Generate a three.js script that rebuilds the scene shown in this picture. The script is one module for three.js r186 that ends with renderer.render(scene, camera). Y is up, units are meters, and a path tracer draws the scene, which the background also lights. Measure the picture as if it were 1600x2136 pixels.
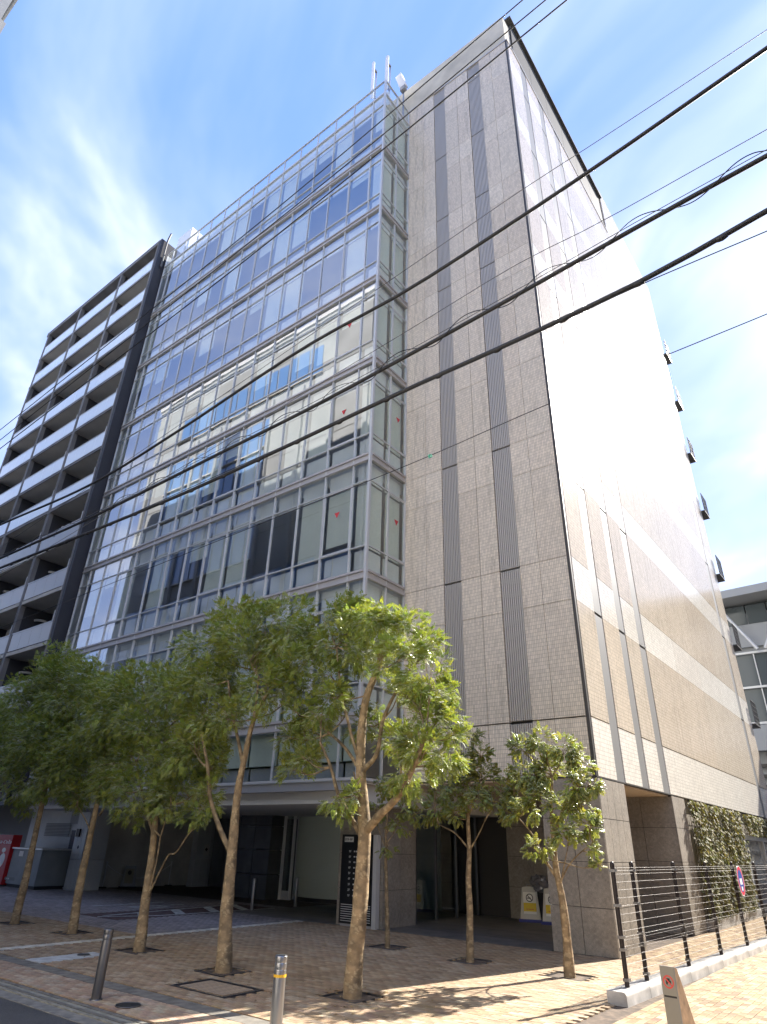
import * as THREE from 'three';
import { mergeGeometries } from 'three/addons/utils/BufferGeometryUtils.js';
import { ImprovedNoise } from 'three/addons/math/ImprovedNoise.js';

// ---------------------------------------------------------------- camera
const EYE = 1.95, F = 1318;
const C0 = new THREE.Vector3(0.793526, 0.024848, -0.608029), C1 = new THREE.Vector3(0.266328, 0.884214, 0.383713), C2 = new THREE.Vector3(0.547162, -0.466421, 0.695029);
C0.normalize(); C1.addScaledVector(C0, -C1.dot(C0)).normalize(); C2.crossVectors(C0, C1);
const scene = new THREE.Scene();
const camera = new THREE.PerspectiveCamera(2 * Math.atan(1068 / F) * 180 / Math.PI, 767 / 1024, 0.05, 900);
camera.position.set(0, EYE, 0);
camera.quaternion.setFromRotationMatrix(new THREE.Matrix4().makeBasis(C0, C1, C2));
scene.add(camera);

// ---------------------------------------------------------------- sun, sky, exposure
const SUN = new THREE.Vector3(0.196, 0.588, -0.785).normalize();
const EXPOSURE = 6.0, SKY = 3.55;
const sun = new THREE.DirectionalLight(new THREE.Color(1.0, 0.94, 0.86), 2.9);
sun.position.copy(SUN).multiplyScalar(120).add(new THREE.Vector3(-10, 0, -12));
sun.target.position.set(-10, 0, -12);
sun.castShadow = true; sun.shadow.mapSize.set(4096, 4096);
Object.assign(sun.shadow.camera, { left: -60, right: 60, top: 60, bottom: -60, near: 1, far: 300 });
scene.add(sun, sun.target);

const perlin = new ImprovedNoise();
function fbm(x, y, z, n = 4) { let s = 0, a = 0.5; for (let i = 0; i < n; i++) { s += a * perlin.noise(x, y, z); x *= 2.03; y *= 2.03; z *= 2.03; a *= 0.5; } return s; }
const CS = 2.9;
const sstep = (a, b, x) => { const t = Math.min(1, Math.max(0, (x - a) / (b - a))); return t * t * (3 - 2 * t); };
{
  const W = 1536, Hh = 768, data = new Float32Array(W * Hh * 4);
  for (let j = 0; j < Hh; j++) for (let i = 0; i < W; i++) {
    const u = (i + 0.5) / W, v = (j + 0.5) / Hh, el = (v - 0.5) * Math.PI, az = (u - 0.5) * 2 * Math.PI;
    const dx = Math.cos(el) * Math.cos(az), dy = Math.sin(el), dz = Math.cos(el) * Math.sin(az);
    const up = Math.max(dy, 0), g = Math.acos(Math.min(1, Math.max(-1, dx * SUN.x + dy * SUN.y + dz * SUN.z)));
    const hz = Math.pow(1 - up, 3.2);
    let r = 0.172 + 0.3 * hz, gg = 0.32 + 0.3 * hz, b = 0.78 + 0.15 * hz;
    const toSun = (dx * SUN.x + dz * SUN.z) / (Math.hypot(dx, dz) * Math.hypot(SUN.x, SUN.z) + 1e-6), glow = 0.9 * Math.exp(-g * g / 0.025) + 0.24 * Math.exp(-g / 0.3) + 0.42 * Math.pow(1 - up, 2.4) * Math.exp((toSun - 1) * 3.2);
    r += glow * 1.05; gg += glow * 0.98; b += glow * 0.62;
    if (dy > 0.02) {
      const px = dx / (dy + 0.25), pz = dz / (dy + 0.25);
      const wx = fbm(px * 0.9 + 3.1, pz * 0.9, 1.7 + CS, 3), wz = fbm(px * 0.9, pz * 0.9 + 7.7, 4.2 + CS, 3);
      const st = px * 0.8 + pz * 0.6, ct = -px * 0.6 + pz * 0.8;
      let c = fbm(st * 3.1 + wx * 2.0 + 9.3, ct * 5.8 + wz * 2.2, 0.4 + CS, 6);
      const big = fbm(px * 0.7 + 1.3, pz * 0.7 + 5.1, 2.2 + CS, 3);
      let a = (sstep(0.04, 0.55, c + big * 0.5) * 0.42 * (0.55 + 1.5 * Math.abs(fbm(st * 9 + wx * 5, ct * 24 + wz * 7, 8.8, 4))) + 0.2 * sstep(-0.3, 0.4, big * 0.6 + c + 0.1)) * sstep(0.02, 0.2, dy);
      const cb = 1.08 + glow * 0.5;
      r += (cb * 0.96 - r) * a; gg += (cb * 0.97 - gg) * a; b += (cb * 1.04 - b) * a;
    }
    if (dy < 0) { const k = sstep(0, -0.15, dy); r += (0.35 - r) * k; gg += (0.33 - gg) * k; b += (0.3 - b) * k; }
    const o = (j * W + i) * 4; data[o] = r / SKY; data[o + 1] = gg / SKY; data[o + 2] = b / SKY; data[o + 3] = 1;
  }
  const sky = new THREE.DataTexture(data, W, Hh, THREE.RGBAFormat, THREE.FloatType);
  sky.mapping = THREE.EquirectangularReflectionMapping; sky.magFilter = sky.minFilter = THREE.LinearFilter; sky.wrapS = THREE.RepeatWrapping; sky.needsUpdate = true;
  scene.background = sky; scene.environment = sky;
}
const renderer = new THREE.WebGLRenderer({ antialias: true });
renderer.toneMapping = THREE.LinearToneMapping;
renderer.toneMappingExposure = EXPOSURE;
renderer.shadowMap.enabled = true;

// ---------------------------------------------------------------- helpers
let seed = 20240611;
function rnd() { seed = (seed + 0x6D2B79F5) | 0; let t = Math.imul(seed ^ (seed >>> 15), 1 | seed); t = (t + Math.imul(t ^ (t >>> 7), 61 | t)) ^ t; return ((t ^ (t >>> 14)) >>> 0) / 4294967296; }
const rr = (a, b) => a + (b - a) * rnd();
const V = (x, y, z) => new THREE.Vector3(x, y, z);
function ray(px, py) { const x = px - 800, y = 1068 - py; return V(0, 0, 0).addScaledVector(C0, x).addScaledVector(C1, y).addScaledVector(C2, -F); }
function at(px, py, Z) { const r = ray(px, py), t = Z / r.z; return V(t * r.x, EYE + t * r.y, Z); }           // the photo's pixel on the upright plane z = Z
function onGround(px, py) { const r = ray(px, py), t = -EYE / r.y; return V(t * r.x, 0, t * r.z); }
const used = {};
function numbered(n) { const k = used[n] = (used[n] ?? -1) + 1; return k ? `${n}_${String(k).padStart(3, '0')}` : n; }
function sh(m) { m.castShadow = m.receiveShadow = true; return m; }
function tag(o, label, category, group, kind) { o.userData.label = label; if (category) o.userData.category = category; if (group) o.userData.group = group; if (kind) o.userData.kind = kind; return o; }
function thing(name, label, category, pos = [0, 0, 0], group) { const o = new THREE.Group(); o.name = numbered(name); o.position.set(...pos); scene.add(o); return tag(o, label, category, group); }
function part(name, geo, mat, parent) {       // a part given in world axes, put under its thing
  const g = Array.isArray(geo) ? mergeGeometries(geo) : geo, m = sh(new THREE.Mesh(g, mat)); m.name = name;
  let p = parent, off = V(0, 0, 0); while (p && p !== scene) { off.add(p.position); p = p.parent; }
  m.position.copy(off.negate()); parent.add(m); return m;
}
function structure(name, geo, mat, label) { const m = sh(new THREE.Mesh(Array.isArray(geo) ? mergeGeometries(geo) : geo, mat)); m.name = numbered(name); scene.add(m); m.userData.kind = 'structure'; m.userData.label = label; return m; }
// box between two corners, uv in metres, optional chamfer
function bx(x0, x1, y0, y1, z0, z1) {
  if (x0 > x1) [x0, x1] = [x1, x0]; if (y0 > y1) [y0, y1] = [y1, y0]; if (z0 > z1) [z0, z1] = [z1, z0];
  const g = new THREE.BoxGeometry(x1 - x0, y1 - y0, z1 - z0); g.translate((x0 + x1) / 2, (y0 + y1) / 2, (z0 + z1) / 2); return uvBox(g);
}
function uvBox(g) {
  const p = g.attributes.position, n = g.attributes.normal, uv = new Float32Array(p.count * 2);
  for (let i = 0; i < p.count; i++) {
    const ax = Math.abs(n.getX(i)), ay = Math.abs(n.getY(i)), az = Math.abs(n.getZ(i)), x = p.getX(i), y = p.getY(i), z = p.getZ(i);
    if (ax >= ay && ax >= az) { uv[2 * i] = z; uv[2 * i + 1] = y; } else if (ay >= az) { uv[2 * i] = x; uv[2 * i + 1] = z; } else { uv[2 * i] = x; uv[2 * i + 1] = y; }
  }
  g.setAttribute('uv', new THREE.BufferAttribute(uv, 2)); return g;
}
function tube(pts, r, seg = 8, n) { const c = new THREE.CatmullRomCurve3(pts); return new THREE.TubeGeometry(c, n || Math.max(2, pts.length * 6), r, seg, false); }
function rod(a, b, r, seg = 8) { const d = V().subVectors(b, a), g = new THREE.CylinderGeometry(r, r, d.length(), seg); g.applyQuaternion(new THREE.Quaternion().setFromUnitVectors(V(0, 1, 0), d.clone().normalize())); g.translate((a.x + b.x) / 2, (a.y + b.y) / 2, (a.z + b.z) / 2); return g; }
function tex(size, metres, fn, srgb = true) {
  const d = new Uint8Array(size * size * 4);
  for (let j = 0; j < size; j++) for (let i = 0; i < size; i++) { const c = fn(i / size, j / size, i, j), o = (j * size + i) * 4; d[o] = Math.max(0, Math.min(255, c[0] * 255)); d[o + 1] = Math.max(0, Math.min(255, c[1] * 255)); d[o + 2] = Math.max(0, Math.min(255, c[2] * 255)); d[o + 3] = 255; }
  const t = new THREE.DataTexture(d, size, size); t.wrapS = t.wrapT = THREE.RepeatWrapping; t.magFilter = THREE.LinearFilter; t.minFilter = THREE.LinearMipmapLinearFilter; t.generateMipmaps = true;
  if (srgb) t.colorSpace = THREE.SRGBColorSpace; t.repeat.set(1 / metres, 1 / metres); t.needsUpdate = true; return t;
}
// noise that tiles over the unit square
const RT = (() => { const a = new Float32Array(4096); let q = 12345; for (let i = 0; i < 4096; i++) { q = (Math.imul(q, 1103515245) + 12345) & 0x7fffffff; a[i] = (q >>> 8) / 0x7fffff * 2 - 1; } return a; })();
function tn(u, v, f, z = 0, n = 4) { let s = 0, a = 0.42; for (let k = 0; k < n; k++) { const w = f << k, x = u * w, y = v * w, i = x | 0, j = y | 0, i1 = (i + 1) % w, j1 = (j + 1) % w, zz = (z * 131 + k * 57) | 0; let p = x - i, q = y - j; p = p * p * (3 - 2 * p); q = q * q * (3 - 2 * q); const h = (m, l) => RT[(Math.imul(m, 374761) ^ Math.imul(l, 668265) ^ Math.imul(zz, 2147)) & 4095]; const A = h(i, j), B = h(i1, j), Cc = h(i, j1), E = h(i1, j1); s += a * (A + (B - A) * p + (Cc - A) * q + (A - B - Cc + E) * p * q); a *= 0.5; } return s; }
const hash = (a, b) => { let h = Math.imul(a | 0, 374761393) + Math.imul(b | 0, 668265263); h = Math.imul(h ^ (h >>> 13), 1274126177); return ((h ^ (h >>> 16)) >>> 0) / 4294967296; };
const lin = (r, g, b) => new THREE.Color().setRGB(r, g, b);
const std = (o) => new THREE.MeshStandardMaterial(o);
const phy = (o) => new THREE.MeshPhysicalMaterial(o);

// ---------------------------------------------------------------- materials
function grime(r, g, b, size, metres, f, amt, z) { return tex(size, metres, (u, v) => { const n = 1 + amt * (tn(u, v, f, z, 5) + 0.35 * (hash(Math.floor(u * size), Math.floor(v * size) + z) - 0.5)); return [r * n, g * n, b * n]; }); }
// glazed wall tiles, 50 x 100 mm, with grout lines
function tileTex(c, grout, z, streak = 0) {
  return tex(2048, 3.2, (u, v) => {
    const cx = u * 64, cy = v * 32, ix = Math.floor(cx), iy = Math.floor(cy), fx = cx - ix, fy = cy - iy;
    const gx = Math.min(fx, 1 - fx) * 0.05, gy = Math.min(fy, 1 - fy) * 0.1, e = Math.min(gx, gy);
    let t = 1 + (hash(ix + z, iy * 3 + z) - 0.5) * 0.1 + 0.03 * tn(u, v, 5, z, 3);
    if (streak) { const a = tn(u, v * 0.12, 40, z + 2, 3), b = tn(u, v * 0.999, 3, z + 5, 2); t *= 1 - streak * sstep(0.02, 0.4, a * (0.6 + b)); }
    const k = sstep(0.0022, 0.004, e); return [0, 1, 2].map(q => (grout[q] + (c[q] * t - grout[q]) * k));
  });
}
const tileBump = tex(1024, 1.6, (u, v) => { const cx = u * 32, cy = v * 16, fx = cx - Math.floor(cx), fy = cy - Math.floor(cy); const e = Math.min(Math.min(fx, 1 - fx) * 0.05, Math.min(fy, 1 - fy) * 0.1); const k = sstep(0.001, 0.005, e) * (0.9 + 0.1 * hash(Math.floor(cx), Math.floor(cy))); return [k, k, k]; }, false);
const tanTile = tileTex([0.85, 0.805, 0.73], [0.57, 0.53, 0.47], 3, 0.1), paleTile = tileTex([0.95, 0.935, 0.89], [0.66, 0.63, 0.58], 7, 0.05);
const glassBump = tex(256, 1, (u, v) => { const k = 0.5 + 0.6 * tn(u, v, 2, 77, 2); return [k, k, k]; }, false);
const M = {
  tan: phy({ map: tanTile, bumpMap: tileBump, bumpScale: 0.0004, roughness: 0.16, ior: 1.22 }),
  pale: phy({ map: paleTile, bumpMap: tileBump, bumpScale: 0.0004, roughness: 0.15, ior: 1.3 }),
  joint: std({ color: lin(0.05, 0.047, 0.043), roughness: 0.9 }),
  louvre: std({ color: lin(0.48, 0.44, 0.38), roughness: 0.42, metalness: 0.25 }),
  screen: std({ color: lin(0.045, 0.045, 0.042), roughness: 0.7 }),
  strip: std({ color: lin(0.2, 0.2, 0.195), roughness: 0.5, metalness: 0.1 }),
  render: std({ map: grime(0.76, 0.73, 0.66, 512, 4, 5, 0.16, 2), roughness: 0.85 }),
  darkTrim: std({ color: lin(0.06, 0.055, 0.05), roughness: 0.5, metalness: 0.4 }),
  frame: std({ color: lin(0.6, 0.6, 0.58), roughness: 0.4, metalness: 0.3 }),
  ledge: std({ color: lin(0.5, 0.47, 0.44), roughness: 0.5, metalness: 0.4 }),
  glass: phy({ color: lin(0.9, 0.94, 0.92), transmission: 1, thickness: 0, roughness: 0.012, ior: 4.2, bumpMap: glassBump, bumpScale: 0.0006 }),
  glassSide: phy({ color: lin(0.86, 0.92, 0.88), transmission: 1, thickness: 0, roughness: 0.02, ior: 2.2 }),
  glassClear: phy({ color: lin(0.85, 0.9, 0.9), transmission: 1, thickness: 0, roughness: 0.02, ior: 1.9 }),
  backing: std({ map: grime(0.9, 0.9, 0.88, 512, 3, 4, 0.1, 5), roughness: 0.8 }),
  shopBack: std({ map: grime(0.70, 0.72, 0.67, 512, 3, 4, 0.1, 51), roughness: 0.6 }),
  interior: std({ color: lin(0.55, 0.56, 0.53), roughness: 0.9 }),
  carpet: std({ color: lin(0.12, 0.12, 0.12), roughness: 0.95 }),
  ceiling: std({ color: lin(0.62, 0.62, 0.6), roughness: 0.9 }),
  blind: std({ map: tex(256, 0.5, (u, v) => { const f = (v * 20) % 1; const k = 0.8 + 0.16 * Math.sin(f * Math.PI) + 0.03 * tn(u, v, 4, 8, 3); return [k * 0.95, k * 0.96, k * 0.9]; }), roughness: 0.85, side: THREE.DoubleSide }),
  granite: std({ map: tex(1024, 1.2, (u, v, i, j) => { const s = hash(i >> 1, j >> 1), q = hash(i + 31, j + 17), n = tn(u, v, 24, 1, 3), t = 0.57 + 0.2 * (s - 0.5) + 0.12 * (q - 0.5) + 0.1 * n + (s > 0.93 ? -0.16 : 0) + 0.05 * tn(u, v, 3, 9, 3); return [t, t * 0.945, t * 0.86]; }), roughness: 0.55 }),
  darkStone: std({ map: tex(512, 1.2, (u, v, i, j) => { const t = 0.31 + 0.07 * (hash(i, j) - 0.5) + 0.07 * tn(u, v, 5, 4, 4); return [t, t * 0.99, t * 0.98]; }), roughness: 0.4 }),
  stoneFloor: std({ map: tex(512, 2, (u, v, i, j) => { const t = 0.40 + 0.09 * (hash(i, j) - 0.5) + 0.1 * tn(u, v, 5, 6, 4); return [t, t * 0.97, t * 0.92]; }), roughness: 0.6 }),
  concrete: std({ map: tex(512, 1.5, (u, v, i, j) => { const t = 0.66 + 0.08 * (hash(i, j) - 0.5) + 0.2 * tn(u, v, 5, 12, 5); return [t, t * 0.98, t * 0.94]; }), roughness: 0.9 }),
  gutterStone: std({ map: grime(0.47, 0.46, 0.43, 512, 1, 9, 0.3, 71), roughness: 0.9 }),
  sand: std({ map: grime(0.36, 0.31, 0.26, 512, 1, 12, 0.5, 8), roughness: 1 }),
  asphalt: std({ map: tex(1024, 2, (u, v, i, j) => { const t = 0.27 + 0.16 * (hash(i >> 1, j >> 1) - 0.5) + 0.06 * tn(u, v, 4, 2, 4); return [t, t, t * 0.99]; }), bumpMap: tex(512, 1, (u, v, i, j) => { const k = hash(i, j); return [k, k, k]; }, false), bumpScale: 0.004, roughness: 0.9 }),
  ground: std({ map: grime(0.46, 0.44, 0.42, 512, 6, 6, 0.35, 3), roughness: 0.95 }),
  whitePaint: std({ map: tex(512, 1.2, (u, v) => { const k = 0.72 + 0.3 * tn(u, v, 12, 4, 5); return [k, k, k * 0.96]; }), roughness: 0.8 }),
  redPaver: std({ color: lin(0.16, 0.07, 0.05), roughness: 0.9 }),
  white: std({ color: lin(0.78, 0.78, 0.76), roughness: 0.6 }),
  grey: std({ color: lin(0.3, 0.3, 0.3), roughness: 0.6 }),
  cladding: std({ map: grime(0.82, 0.83, 0.82, 512, 3, 3, 0.12, 6), roughness: 0.5, metalness: 0.2 }),
  slate: std({ map: grime(0.45, 0.46, 0.47, 512, 3, 4, 0.15, 63), roughness: 0.5 }),
  cabinet: std({ map: grime(0.5, 0.52, 0.52, 512, 2, 4, 0.15, 61), roughness: 0.5 }),
  black: std({ color: lin(0.012, 0.012, 0.013), roughness: 0.35 }),
  blackMatte: std({ color: lin(0.02, 0.02, 0.021), roughness: 0.7 }),
  steel: std({ color: lin(0.33, 0.33, 0.335), roughness: 0.33, metalness: 0.95 }),
  darkSteel: std({ color: lin(0.17, 0.17, 0.175), roughness: 0.35, metalness: 0.85 }),
  yellow: std({ color: lin(0.75, 0.42, 0.02), roughness: 0.45 }),
  brownSteel: std({ color: lin(0.028, 0.021, 0.019), roughness: 0.45, metalness: 0.3 }),
  wire: std({ color: lin(0.2, 0.19, 0.18), roughness: 0.4, metalness: 0.6 }),
  cable: std({ color: lin(0.015, 0.015, 0.016), roughness: 0.6 }),
  cableGrey: std({ color: lin(0.09, 0.09, 0.09), roughness: 0.6 }),
  aptDark: std({ map: grime(0.2, 0.2, 0.215, 512, 5, 4, 0.2, 13), roughness: 0.6 }),
  aptEdge: std({ map: grime(0.46, 0.45, 0.44, 512, 4, 5, 0.25, 14), roughness: 0.8 }),
  aptWall: std({ map: grime(0.78, 0.765, 0.72, 512, 4, 5, 0.16, 15), roughness: 0.85 }),
  aptSoffit: std({ map: grime(0.74, 0.72, 0.68, 512, 4, 5, 0.12, 16), roughness: 0.85 }),
  milkGlass: phy({ color: lin(0.86, 0.92, 0.92), roughness: 0.25, clearcoat: 0.6, clearcoatRoughness: 0.05 }),
  taupePanel: phy({ color: lin(0.33, 0.31, 0.26), roughness: 0.35, clearcoat: 0.3 }),
  aptGlass: phy({ color: lin(0.06, 0.07, 0.075), roughness: 0.05 }),
  oppTan: std({ map: grime(0.53, 0.54, 0.545, 512, 8, 6, 0.15, 17), roughness: 0.85 }),
  oppPale: std({ map: grime(0.87, 0.84, 0.79, 512, 8, 6, 0.12, 18), roughness: 0.85 }),
  oppDark: std({ map: grime(0.5, 0.48, 0.45, 512, 8, 6, 0.15, 19), roughness: 0.85 }),
  oppGlass: phy({ color: lin(0.1, 0.2, 0.4), roughness: 0.05, ior: 1.8 }),
  frost: phy({ color: lin(0.7, 0.76, 0.64), roughness: 0.22, clearcoat: 0.7, clearcoatRoughness: 0.06 }),
  tealGlass: phy({ color: lin(0.16, 0.22, 0.2), roughness: 0.1 }),
  red: std({ color: lin(0.55, 0.02, 0.025), roughness: 0.45 }),
  redMark: std({ color: lin(0.6, 0.04, 0.04), roughness: 0.6 }),
  blueBase: std({ color: lin(0.02, 0.03, 0.22), roughness: 0.5 }),
  navyDoor: std({ color: lin(0.03, 0.035, 0.06), roughness: 0.5 }),
  standWhite: std({ color: lin(0.6, 0.58, 0.5), roughness: 0.5 }),
  bag: phy({ color: lin(0.18, 0.18, 0.19), roughness: 0.25, clearcoat: 0.5 }),
  board: std({ map: tex(256, 0.5, (u, v) => { const k = 1 + 0.3 * tn(u, v * 0.999, 9, 2, 4); return [0.62 * k, 0.5 * k, 0.37 * k]; }), roughness: 0.7 }),
  boardFace: std({ color: lin(0.2, 0.185, 0.16), roughness: 0.6 }),
  soil: std({ map: grime(0.27, 0.2, 0.15, 256, 0.6, 8, 0.7, 21), roughness: 1 }),
  iron: std({ map: grime(0.22, 0.21, 0.2, 256, 0.5, 8, 0.5, 22), roughness: 0.65, metalness: 0.5 }),
};
const barkMap = tex(512, 1, (u, v) => { const n = tn(u, v, 7, 3, 5), p = tn(u, v, 16, 9, 3); const k = 1 + 0.55 * n; const lich = sstep(0.1, 0.26, p) * 0.35; return [0.51 * k + lich * 0.3, 0.435 * k + lich * 0.3, 0.325 * k + lich * 0.25]; });
const barkBump = tex(512, 1, (u, v) => { const k = 0.5 + 0.8 * tn(u, v, 12, 3, 5); return [k, k, k]; }, false);
M.bark = std({ map: barkMap, bumpMap: barkBump, bumpScale: 0.012, roughness: 0.9 });
for (const k of ['map', 'bumpMap']) M.bark[k].repeat.set(1, 1);
const leafMat = (r, g, b) => phy({ color: lin(r, g, b), roughness: 0.92, transmission: 0.46, thickness: 0, clearcoat: 0.75, clearcoatRoughness: 0.22, side: THREE.DoubleSide });
M.leaf = leafMat(0.28, 0.34, 0.04); M.leafOlive = leafMat(0.27, 0.3, 0.05); M.ivyLeaf = leafMat(0.17, 0.18, 0.045); M.ivyLeaf.clearcoat = 0.12;

function textBoard(w, h, draw) { const c = document.createElement('canvas'); c.width = w; c.height = h; draw(c.getContext('2d'), w, h); const t = new THREE.CanvasTexture(c); t.colorSpace = THREE.SRGBColorSpace; return t; }
function plate(w, h, t, rough = 0.5) { const g = new THREE.PlaneGeometry(w, h); return [g, std({ map: t, roughness: rough })]; }

// ================================================================ SETTING
const ZG = -13.54, ZT = -15.5, XR = -5.7, XG = -11.27, XL = -28.92;      // glass front, tower front, right side, glass corner, left end
const KERB = -5.95;                                                       // pavement edge on the street
structure('ground', bx(-400, 400, -0.6, -0.12, -400, 400), M.ground, 'wide plain ground under the whole city block');
structure('road', [bx(-120, 60, -0.12, -0.03, -5.4, -2.2)], M.asphalt, 'dark grey asphalt road running past the pavement');
structure('opposite_pavement', [bx(-120, -3.2, -0.12, 0.02, -2.2, 60)], M.concrete, 'pale concrete pavement across the road');
structure('crossroad', [bx(-3.2, 60, -0.12, -0.031, -2.2, 60)], M.asphalt, 'asphalt side road behind the viewer');
// gutter of five parallel grey stones
const gutter = structure('gutter', bx(-120, -3.2, -0.12, -0.022, KERB, -5.4), M.gutterStone, 'grey ribbed gutter strip between road and pavement');
for (let k = 0; k < 4; k++) for (let x = -26; x < -3.4; x += 0.6) { const z = KERB + 0.05 + k * 0.075; part('edge_stone', bx(x + 0.004, x + 0.596, -0.05, -0.004 - 0.004 * (k % 2), z, z + 0.062), std0(k), gutter); }
function std0(k) { return k % 2 ? M.edgeA || (M.edgeA = std({ map: grime(0.52, 0.51, 0.46, 256, 1, 8, 0.35, 31), roughness: 0.9 })) : M.edgeB || (M.edgeB = std({ map: grime(0.42, 0.41, 0.38, 256, 1, 8, 0.35, 32), roughness: 0.9 })); }

// ---- pavements: bed, pavers, soil pits
const pavement = structure('pavement', [bx(-120, XR + 1.9, -0.12, -0.02, -24, KERB)], M.sand, 'tan brick pavement in front of the office building');
const sideStreet = structure('side_street', [bx(XR + 1.9, 40, -0.12, -0.021, -140, KERB), bx(-3.2, 40, -0.12, -0.0215, KERB, -2.2)], M.sand, 'sunny yellow brick side street along the fence');
const paverGeo = (() => { const s = new THREE.Shape(), w = 0.0975, d = 0.0475, c = 0.005; s.moveTo(-w + c, -d); s.lineTo(w - c, -d); s.lineTo(w, -d + c); s.lineTo(w, d - c); s.lineTo(w - c, d); s.lineTo(-w + c, d); s.lineTo(-w, d - c); s.lineTo(-w, -d + c);
  const g = new THREE.ExtrudeGeometry(s, { depth: 0.03, bevelEnabled: false }); g.rotateX(-Math.PI / 2); g.translate(0, -0.03, 0); return uvBox(g); })();
const paverTex = tex(256, 0.4, (u, v, i, j) => { const k = 0.93 + 0.22 * tn(u, v, 6, 3, 4) + 0.16 * (hash(i, j) - 0.5); return [k, k, k]; });
M.paver = std({ map: paverTex, roughness: 0.88, color: 0xffffff });
const tones = { tan: [[0.4, 0.285, 0.165], [0.45, 0.33, 0.2], [0.36, 0.245, 0.14], [0.48, 0.37, 0.24], [0.41, 0.275, 0.165]], grey: [[0.32, 0.28, 0.26], [0.36, 0.31, 0.285], [0.29, 0.25, 0.235], [0.37, 0.32, 0.3]], rose: [[0.46, 0.32, 0.21], [0.5, 0.37, 0.24], [0.43, 0.29, 0.19], [0.5, 0.4, 0.28]], yellow: [[0.36, 0.255, 0.125], [0.41, 0.3, 0.155], [0.3, 0.2, 0.095], [0.44, 0.33, 0.185], [0.33, 0.21, 0.105], [0.24, 0.15, 0.075]], dark: [[0.14, 0.12, 0.11]] };
const pits = [];          // square tree pits [x, z, half]
const holes = [];         // rectangles kept free of pavers [x0,x1,z0,z1]
const frameInfo = (x, z) => { const v = V(x, 0 - EYE, z), d = -v.dot(C2); if (d <= 0) return null; return { px: 800 + F * v.dot(C0) / d, py: 1068 - F * v.dot(C1) / d, d }; };
function layPavers(x0, x1, z0, z1, tone, along, list) {
  const A = along ? 0.1 : 0.2, B = along ? 0.2 : 0.1; let row = 0;
  if (along) for (let x = x0; x < x1 - 0.05; x += A, row++) for (let z = z0 + (row % 2 ? 0.1 : 0); z < z1 - 0.1; z += B) put(x + 0.05, z + 0.1, Math.PI / 2);
  else for (let z = z0; z < z1 - 0.05; z += B, row++) for (let x = x0 + (row % 2 ? 0.1 : 0); x < x1 - 0.1; x += A) put(x + 0.1, z + 0.05, 0);
  function put(x, z, t) {
    for (const p of pits) if (Math.abs(x - p[0]) < p[2] + 0.08 && Math.abs(z - p[1]) < p[2] + 0.05) return;
    for (const h of holes) if (x > h[0] && x < h[1] && z > h[2] && z < h[3]) return;
    const f = frameInfo(x, z); if (!f || f.px < -260 || f.px > 1860 || f.py > 2420) return;
    const c = tones[tone][Math.floor(rnd() * tones[tone].length)], k = rr(0.85, 1.12) * (1 + 0.35 * fbm(x * 0.7, z * 0.7, 3.1, 4));
    list.push({ x, y: rr(-0.003, 0.0015), z, t: t + rr(-0.008, 0.008), c: [c[0] * k, c[1] * k, c[2] * k], d: f.d, seen: f.px > 0 && f.px < 1600 && f.py < 2136 });
  }
}
function makePavers(list, parent, label) {
  list.sort((a, b) => (a.seen ? 0 : 1e4) + a.d - (b.seen ? 0 : 1e4) - b.d);
  const near = list.slice(0, 300), far = list.slice(300), mats = {};
  for (const p of near) { const q = p.c.map(v => Math.round(v * 40) / 40), key = q.join(); const m = mats[key] || (mats[key] = std({ map: paverTex, roughness: 0.88, color: lin(...q) })); const o = sh(new THREE.Mesh(paverGeo, m)); o.name = 'paver'; o.position.set(p.x, p.y, p.z); o.rotation.y = p.t; parent.add(o); }
  const im = sh(new THREE.InstancedMesh(paverGeo, M.paver, far.length)); im.name = 'pavers'; im.userData.kind = 'stuff'; im.userData.label = label;
  const o = new THREE.Object3D(); far.forEach((p, i) => { o.position.set(p.x, p.y, p.z); o.rotation.set(0, p.t, 0); o.updateMatrix(); im.setMatrixAt(i, o.matrix); im.setColorAt(i, lin(...p.c)); }); parent.add(im);
}
// trees stand here: pits
const ROW1 = -8.85, ROW2 = -12.95;
const treeSpots = [[735, 2078, ROW1], [465, 2025, ROW1], [290, 1982, -8.95], [150, 1945, -9.4], [30, 1925, -9.35], [808, 1975, -13.2], [981, 2004, ROW2], [1189, 2036, ROW2]].map(([px, py, z]) => { const g = onGround(px, py); return [g.x, g.z]; });
treeSpots.push([-21.9, -9.3]);
for (const [x, z] of treeSpots) pits.push([x, z, 0.3]);
// iron and stone lids in the pavement
holes.push([-9.75, -8.42, -8.22, -7.4]);
const LIGHTLINE = [-14.95, -14.62];
holes.push([LIGHTLINE[0], LIGHTLINE[1], -15.6, -7.2], [-13.4, -12.75, -8.35, -6.95], [-120, 0, -6.98, -6.66], [-19.9, -17.85, -17.6, -11.6]);
const L1 = [];
layPavers(-24, XR + 1.55, KERB + 0.01, -6.0, 'rose', false, L1);
layPavers(-24, -3.75, -6.66, KERB - 0.01, 'rose', false, L1);
layPavers(-14.62, XR + 1.45, -15.5, -6.98, 'tan', false, L1);
layPavers(-30, -14.95, -10.4, -6.98, 'tan', false, L1);
layPavers(-34, -14.95, -15.9, -10.4, 'grey', false, L1);
layPavers(-30, -14.95, -18.2, -15.9, 'grey', false, L1);
layPavers(XR + 0.02, XR + 1.45, -34, -15.5, 'yellow', true, L1);
makePavers(L1, pavement, 'small tan and grey paving bricks laid in running bond');
part('kerb_band', bx(-60, -3.9, -0.1, -0.003, -6.96, -6.68), std({ map: grime(0.44, 0.42, 0.38, 512, 1, 9, 0.35, 40), roughness: 0.9 }), pavement);
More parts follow.
